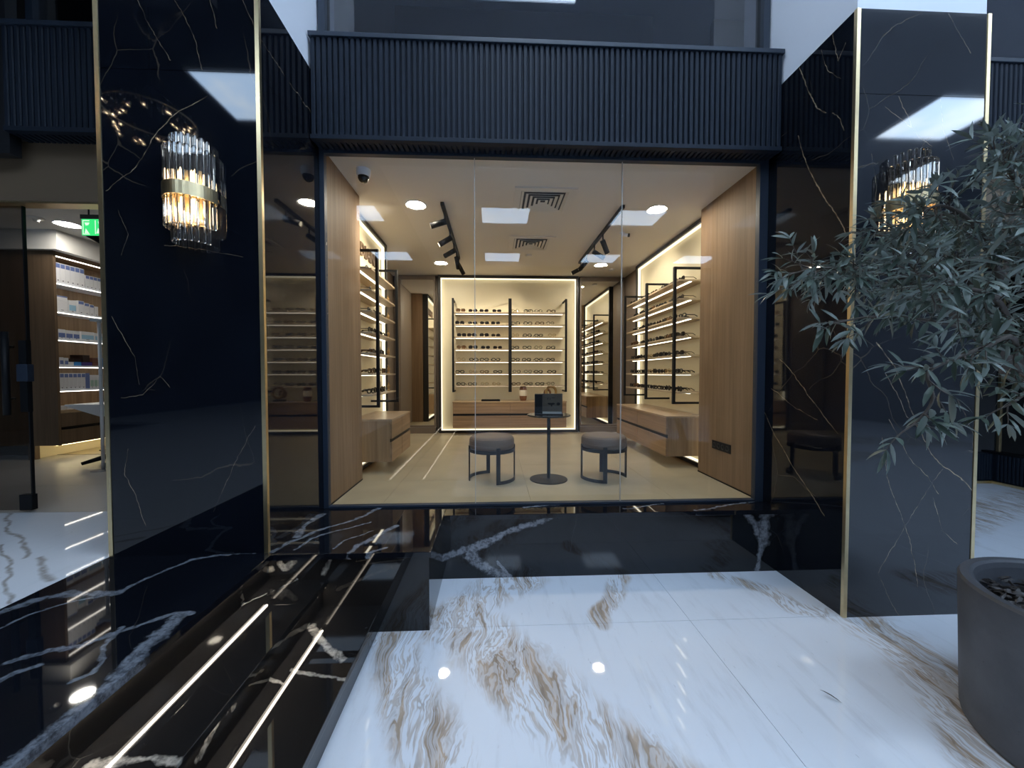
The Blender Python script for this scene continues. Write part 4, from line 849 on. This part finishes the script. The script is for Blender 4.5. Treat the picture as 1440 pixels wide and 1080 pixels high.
# ------------------------------------------------------------------ wall sconces
def glass_mat():
    m, nt = mat_new('crystal_glass'); g = nd(nt, 'ShaderNodeBsdfGlass', {'Color': (.95, .93, .90, 1), 'Roughness': 0.0, 'IOR': 1.50}); out(nt, g.outputs[0]); return m
CR = glass_mat()
def rod_mesh(L, r):
    n = 8; p = lambda q, z: [(q*cos(2*pi*k/n + pi/8), q*sin(2*pi*k/n + pi/8), z) for k in range(n)]
    m = MB(); rings = [p(r*.62, 0), p(r, .006), p(r, L-.006), p(r*.62, L)]
    vs = sum(rings, []); fs = []
    for i in range(3):
        for j in range(n): fs.append((i*n+j, i*n+(j+1) % n, (i+1)*n+(j+1) % n, (i+1)*n+j))
    fs += [tuple(reversed(range(n))), tuple(range(3*n, 4*n))]
    return m.add(vs, fs).mesh('glass_rod', CR)
def sconce(x, zc, label):
    t = thing('wall_sconce', label, 'wall lamp', (x, 2.30, zc), 0, 'crystal wall sconces')
    BX(-.07, .07, -.018, 0, -.16, .14, b=.004).build('backplate', M['brass'], t)
    A, B = .118, .135
    def ell(k, n, s=1.0):
        a = pi + pi*(k + .5)/n; return (A*s*cos(a), B*s*sin(a) - .012)
    # brass band
    m = MB(); n = 28; vs = []; fs = []
    for k in range(n+1):
        a = pi + pi*k/n
        for s_, z in ((1.10, -.036), (1.10, .036), (1.04, .036), (1.04, -.036)): vs.append((A*s_*cos(a), B*s_*sin(a) - .012, z))
    for k in range(n):
        for j in range(4): fs.append((4*k+j, 4*k+4+j, 4*k+4+(j+1) % 4, 4*k+(j+1) % 4))
    m.add(vs, fs).build('brass_band', M['brass'], t)
    MB().box(-.11, .11, -.03, -.015, -.006, .006).build('support_bar', M['brass'], t)
    r1, r2 = rod_mesh(.215, .0135), rod_mesh(.285, .0115)
    r3, r4 = rod_mesh(.165, .0135), rod_mesh(.245, .0115)
    for k in range(13):
        p = ell(k, 13, .97); link('glass_rod', r1, t, (p[0], p[1], .022)); link('glass_rod', r3, t, (p[0], p[1], -.187))
    for k in range(10):
        p = ell(k, 10, .74); link('glass_rod', r2, t, (p[0], p[1], .022)); link('glass_rod', r4, t, (p[0], p[1], -.267))
    for z0, s in ((.03, 1), (-.03, -1)):
        for q in (-.055, 0, .055):
            b = MB().lathe([(.006, 0), (.006, .03), (.009, .045), (.0105, .058), (.008, .075), (.004, .092), (0, .102)], n=14)
            if s < 0: b.v = [(u, v, -z) for u, v, z in b.v]
            b.v = [(u + q, v - (.075 if q == 0 else .055), z + z0) for u, v, z in b.v]
            b.build('bulb', M['bulb'], t)
sconce(-1.685, 2.035, 'crystal rod wall sconce with brass band on the left pillar')
sconce(2.515, 2.06, 'crystal rod wall sconce half behind olive leaves on the right pillar')

# chandelier above the landing (seen mirrored in the left pillar)
t = thing('chandelier', 'round crystal chandelier mirrored in the polished left pillar', 'chandelier', (-4.0, -.2, 3.92))
MB().tube([(.42*cos(2*pi*k/40), .42*sin(2*pi*k/40),   .12) for k in range(40)], .008, 8, closed=True).build('ring', M['brass'], t)
me = rod_mesh(.10, .006)
for k in range(60): link('glass_rod', me, t, (.42*cos(2*pi*k/60), .42*sin(2*pi*k/60), .0 + .04*(k % 3)))
RC = random.Random(2)
for k in range(34):  # tiny scattered glowing points stand in for the crystals' sparkle
    q = MB().lathe([(0, 0), (.003, .004), (.0035, .008), (0, .014)], n=6); a = RC.uniform(0, 2*pi); rr = RC.uniform(.25, .44); zz = RC.uniform(-.10, .10)
    q.v = [(u + rr*cos(a), v + rr*sin(a), z + zz) for u, v, z in q.v]; q.build('bulb', M['bulb'], t)
MB().tube([(0, 0, .12), (0, 0, 2.03)], .008, 6).tube([(-.42, 0, .12), (0, 0, .5)], .004, 6).tube([(.42, 0, .12), (0, 0, .5)], .004, 6).build('suspension', BLK, t)

# ------------------------------------------------------------------ planter and olive tree
def concrete():
    m, nt = mat_new('planter_concrete'); P = objcoord(nt)
    n = noise(nt, P, 5.0, 5.0, .6).outputs['Fac']; n2 = noise(nt, P, 60.0, 3.0).outputs['Fac']
    c = mixc(nt, maprange(nt, n, .3, .7), (.072, .075, .085), (.098, .102, .115))
    c = mixc(nt, maprange(nt, n2, .70, .76, 0, .5), c, (.03, .03, .032))
    b = nd(nt, 'ShaderNodeBump', {'Height': n2, 'Strength': .15, 'Distance': .003}).outputs[0]
    principled(nt, c, .48, 0, 1.45, b); return m
PX, PY, PZ = 2.44, 1.35, -.49
t = thing('planter', 'large round dark grey planter filled with bark chips', 'planter', (PX, PY, PZ))
MB().lathe([(0, 0), (.405, 0), (.42, .01), (.424, .03), (.44, .60), (.44, .618), (.433, .630), (.405, .630), (.392, .622), (.385, .60), (.375, .50), (0, .50)], n=96).build('pot', concrete(), t)
MB().lathe([(0, .535), (.25, .53), (.381, .515)], n=40).build('soil', plain('dark_soil', (.012, .009, .007), .9, 0, .5, 40, bumpy=.6), t)
BARK = plain('bark_chip', (.035, .027, .023), .45, 0, .7, 25, bumpy=.4); RB = random.Random(11)
chips = []
for k in range(5):
    a, b_, c = RB.uniform(.02, .034), RB.uniform(.007, .013), RB.uniform(.002, .004)
    chips.append(MB().add([(-a, 0, 0), (-a*.5, -b_, c*.4), (a*.6, -b_*.8, 0), (a, 0, c), (a*.5, b_, 0), (-a*.6, b_*.7, c), (-a*.3, 0, c*2.2), (a*.4, 0, c*2.5)],
        [(0, 1, 6), (1, 2, 7, 6), (2, 3, 7), (3, 4, 7), (4, 5, 6, 7), (5, 0, 6), (5, 4, 3, 2, 1, 0)]).mesh('bark_chip', BARK))
for k in range(290):
    a = RB.uniform(0, 2*pi) if k < 110 else RB.uniform(pi*.45, pi*1.35); r = .37*sqrt(RB.uniform(.0 if k < 110 else .35, 1))
    link('bark_chip', chips[k % 5], t, (r*cos(a), r*sin(a), .535 + RB.uniform(0, .03)), (RB.uniform(-.5, .5), RB.uniform(-.5, .5), RB.uniform(0, 6.3)))
def leaf_mat():
    m, nt = mat_new('olive_leaf'); P = position(nt)
    g = nd(nt, 'ShaderNodeNewGeometry'); n = noise(nt, P, 7.0, 2.0).outputs['Fac']
    top = mixc(nt, maprange(nt, n, .35, .65), (.052, .076, .058), (.105, .135, .105))
    c = mixc(nt, g.outputs['Backfacing'], top, (.22, .25, .22))
    principled(nt, c, .38, 0, 1.45); return m
LEAF = leaf_mat(); TW = plain('olive_bark', (.075, .058, .046), .7, 0, .3, 30, bumpy=.4)
RT = random.Random(5)
leaves = []     # (position, direction, normal, length, width)
tree = thing('olive_tree', 'olive tree with slender grey green leaves growing in the planter', 'tree', (PX, PY, -.36))
TO = Vector((PX, PY, -.36))
def rel(pts): return [Vector(p) - TO for p in pts]
def smooth(pts, n=5):
    P = [Vector(p) for p in pts]; P = [P[0]*2 - P[1]] + P + [P[-1]*2 - P[-2]]; o = []
    for i in range(1, len(P)-2):
        a, b, c, d = P[i-1:i+3]
        for k in range(n):
            t_ = k/n; o.append(.5*((2*b) + (c-a)*t_ + (2*a - 5*b + 4*c - d)*t_*t_ + (3*b - a - 3*c + d)*t_**3))
    o.append(P[-2]); return o
tk = smooth(rel(TRUNK)); MB().tube(tk, [.050 - .026*i/(len(tk)-1) for i in range(len(tk))], 10).build('trunk', TW, tree)
def rv(s=1.0): return Vector((RT.gauss(0, s), RT.gauss(0, s), RT.gauss(0, s)))
twm = MB()
def twig(p, d, L):
    n = max(3, int(L/.03)); pts = [p]; d = d.normalized()
    for i in range(n):
        d = (d + rv(.16) + Vector((-.02, 0, -.035))).normalized(); pts.append(pts[-1] + d*(L/n))
    twm.tube(pts, [.0026 - .0016*i/n for i in range(n+1)], 4, caps=False)
    s0 = d.orthogonal().normalized(); roll = RT.uniform(0, 6.3)
    for i in range(1, n+1):
        dd = (pts[i] - pts[i-1]).normalized(); roll += pi/2 + RT.uniform(-.4, .4)
        side = Matrix.Rotation(roll, 3, dd) @ dd.orthogonal().normalized()
        for sg in (-1, 1):
            if RT.random() < .10: continue
            ld = (dd*RT.uniform(.5, 1.0) + side*sg*RT.uniform(.6, 1.1) + rv(.15)).normalized()
            leaves.append((pts[i], ld, RT.uniform(.042, .078), RT.uniform(.0042, .0068)))
    for sg in (-.3, .3): leaves.append((pts[-1], (d + rv(.25)).normalized(), RT.uniform(.045, .07), .007))
DENS = [2.0, 2.1, 2.0, .6, 2.1, .8, .8, 2.1, 2.1, 1.8, 1.7, .8, .8, .7, .8]
for bi, b in enumerate(BRANCHES):
    pts = smooth(rel(b), 6); n = len(pts)
    r0 = .006 if bi in (3, 5, 6) else (.012 if bi not in (0, 1, 8, 11) else .016)
    MB().tube(pts, [r0*(1 - i/(n-1)) + .002 for i in range(n)], 7).build('branch', TW, tree)
    acc = 0; L = sum((pts[i+1]-pts[i]).length for i in range(n-1)); s = 0
    step = .030/DENS[bi]
    for i in range(n-1):
        seg = pts[i+1]-pts[i]; s += seg.length; acc += seg.length
        fr = s/L
        while acc > step:
            acc -= step
            if fr < .22: continue
            dirn = (seg.normalized()*.7 + rv(.55)).normalized()
            sc_len = (.07 + .13*RT.random()) * (1.0 if fr < .9 else .7) * (.6 if bi in (3, 5, 6) else 1)
            twig(pts[i] + seg*RT.random(), dirn, sc_len)
    twig(pts[-1], (pts[-1]-pts[-2]), .06)
twm.build('twigs', TW, tree, kind='stuff')
def leaf_geo(L, w):
    st_ = [(0, .12), (.22, .8), (.5, 1.0), (.78, .68), (1, .04)]; vs = []; fs = []
    for t_, q in st_:
        bend = -.26*L*t_*t_
        vs += [(L*t_, -w*q, bend + .25*w*q), (L*t_, 0, bend), (L*t_, w*q, bend + .25*w*q)]
    for i in range(4):
        a = 3*i; fs += [(a, a+3, a+4, a+1), (a+1, a+4, a+5, a+2)]
    return vs, fs
def leaf_matrix(p, d):
    up = Vector((RT.gauss(0, .45), RT.gauss(0, .45), 1)); y = up.cross(d); y = y.normalized() if y.length > 1e-4 else d.orthogonal().normalized(); z = d.cross(y).normalized()
    m = Matrix((d, y, z)).transposed().to_4x4(); m.translation = p; return m
EYE = Vector((0, 0, 1.05)) - TO
vis = lambda q: q[0].x < .62 - .0*q[0].y
order = sorted(range(len(leaves)), key=lambda i: (not vis(leaves[i]), -leaves[i][2]/(leaves[i][0] - EYE).length))
pick = set(order[:290])
lm5 = []
for k in range(4):
    v_, f_ = leaf_geo(1.0, .072 + .014*k); lm5.append(MB().add(v_, f_, True).mesh('leaf', LEAF))
fol = MB()
for i, (p, d, L, w) in enumerate(leaves):
    mx = leaf_matrix(p, d)
    if i in pick:
        o = link('leaf', lm5[i % 4], tree); o.matrix_local = mx @ Matrix.Scale(L, 4)
    else:
        v_, f_ = leaf_geo(L, w); fol.add([mx @ Vector(q) for q in v_], f_, True)
fol.build('foliage', LEAF, tree, kind='stuff')
t = thing('fallen_leaf', 'single dark curled leaf lying on the white floor', 'leaf', (1.585, 1.72, -.49), -.75)
v_, f_ = leaf_geo(.085, .004); MB().add([(x-.04, y, z+.023) for x, y, z in v_], f_, True).build('leaf_blade', plain('dry_leaf', (.02, .018, .014), .6), t)
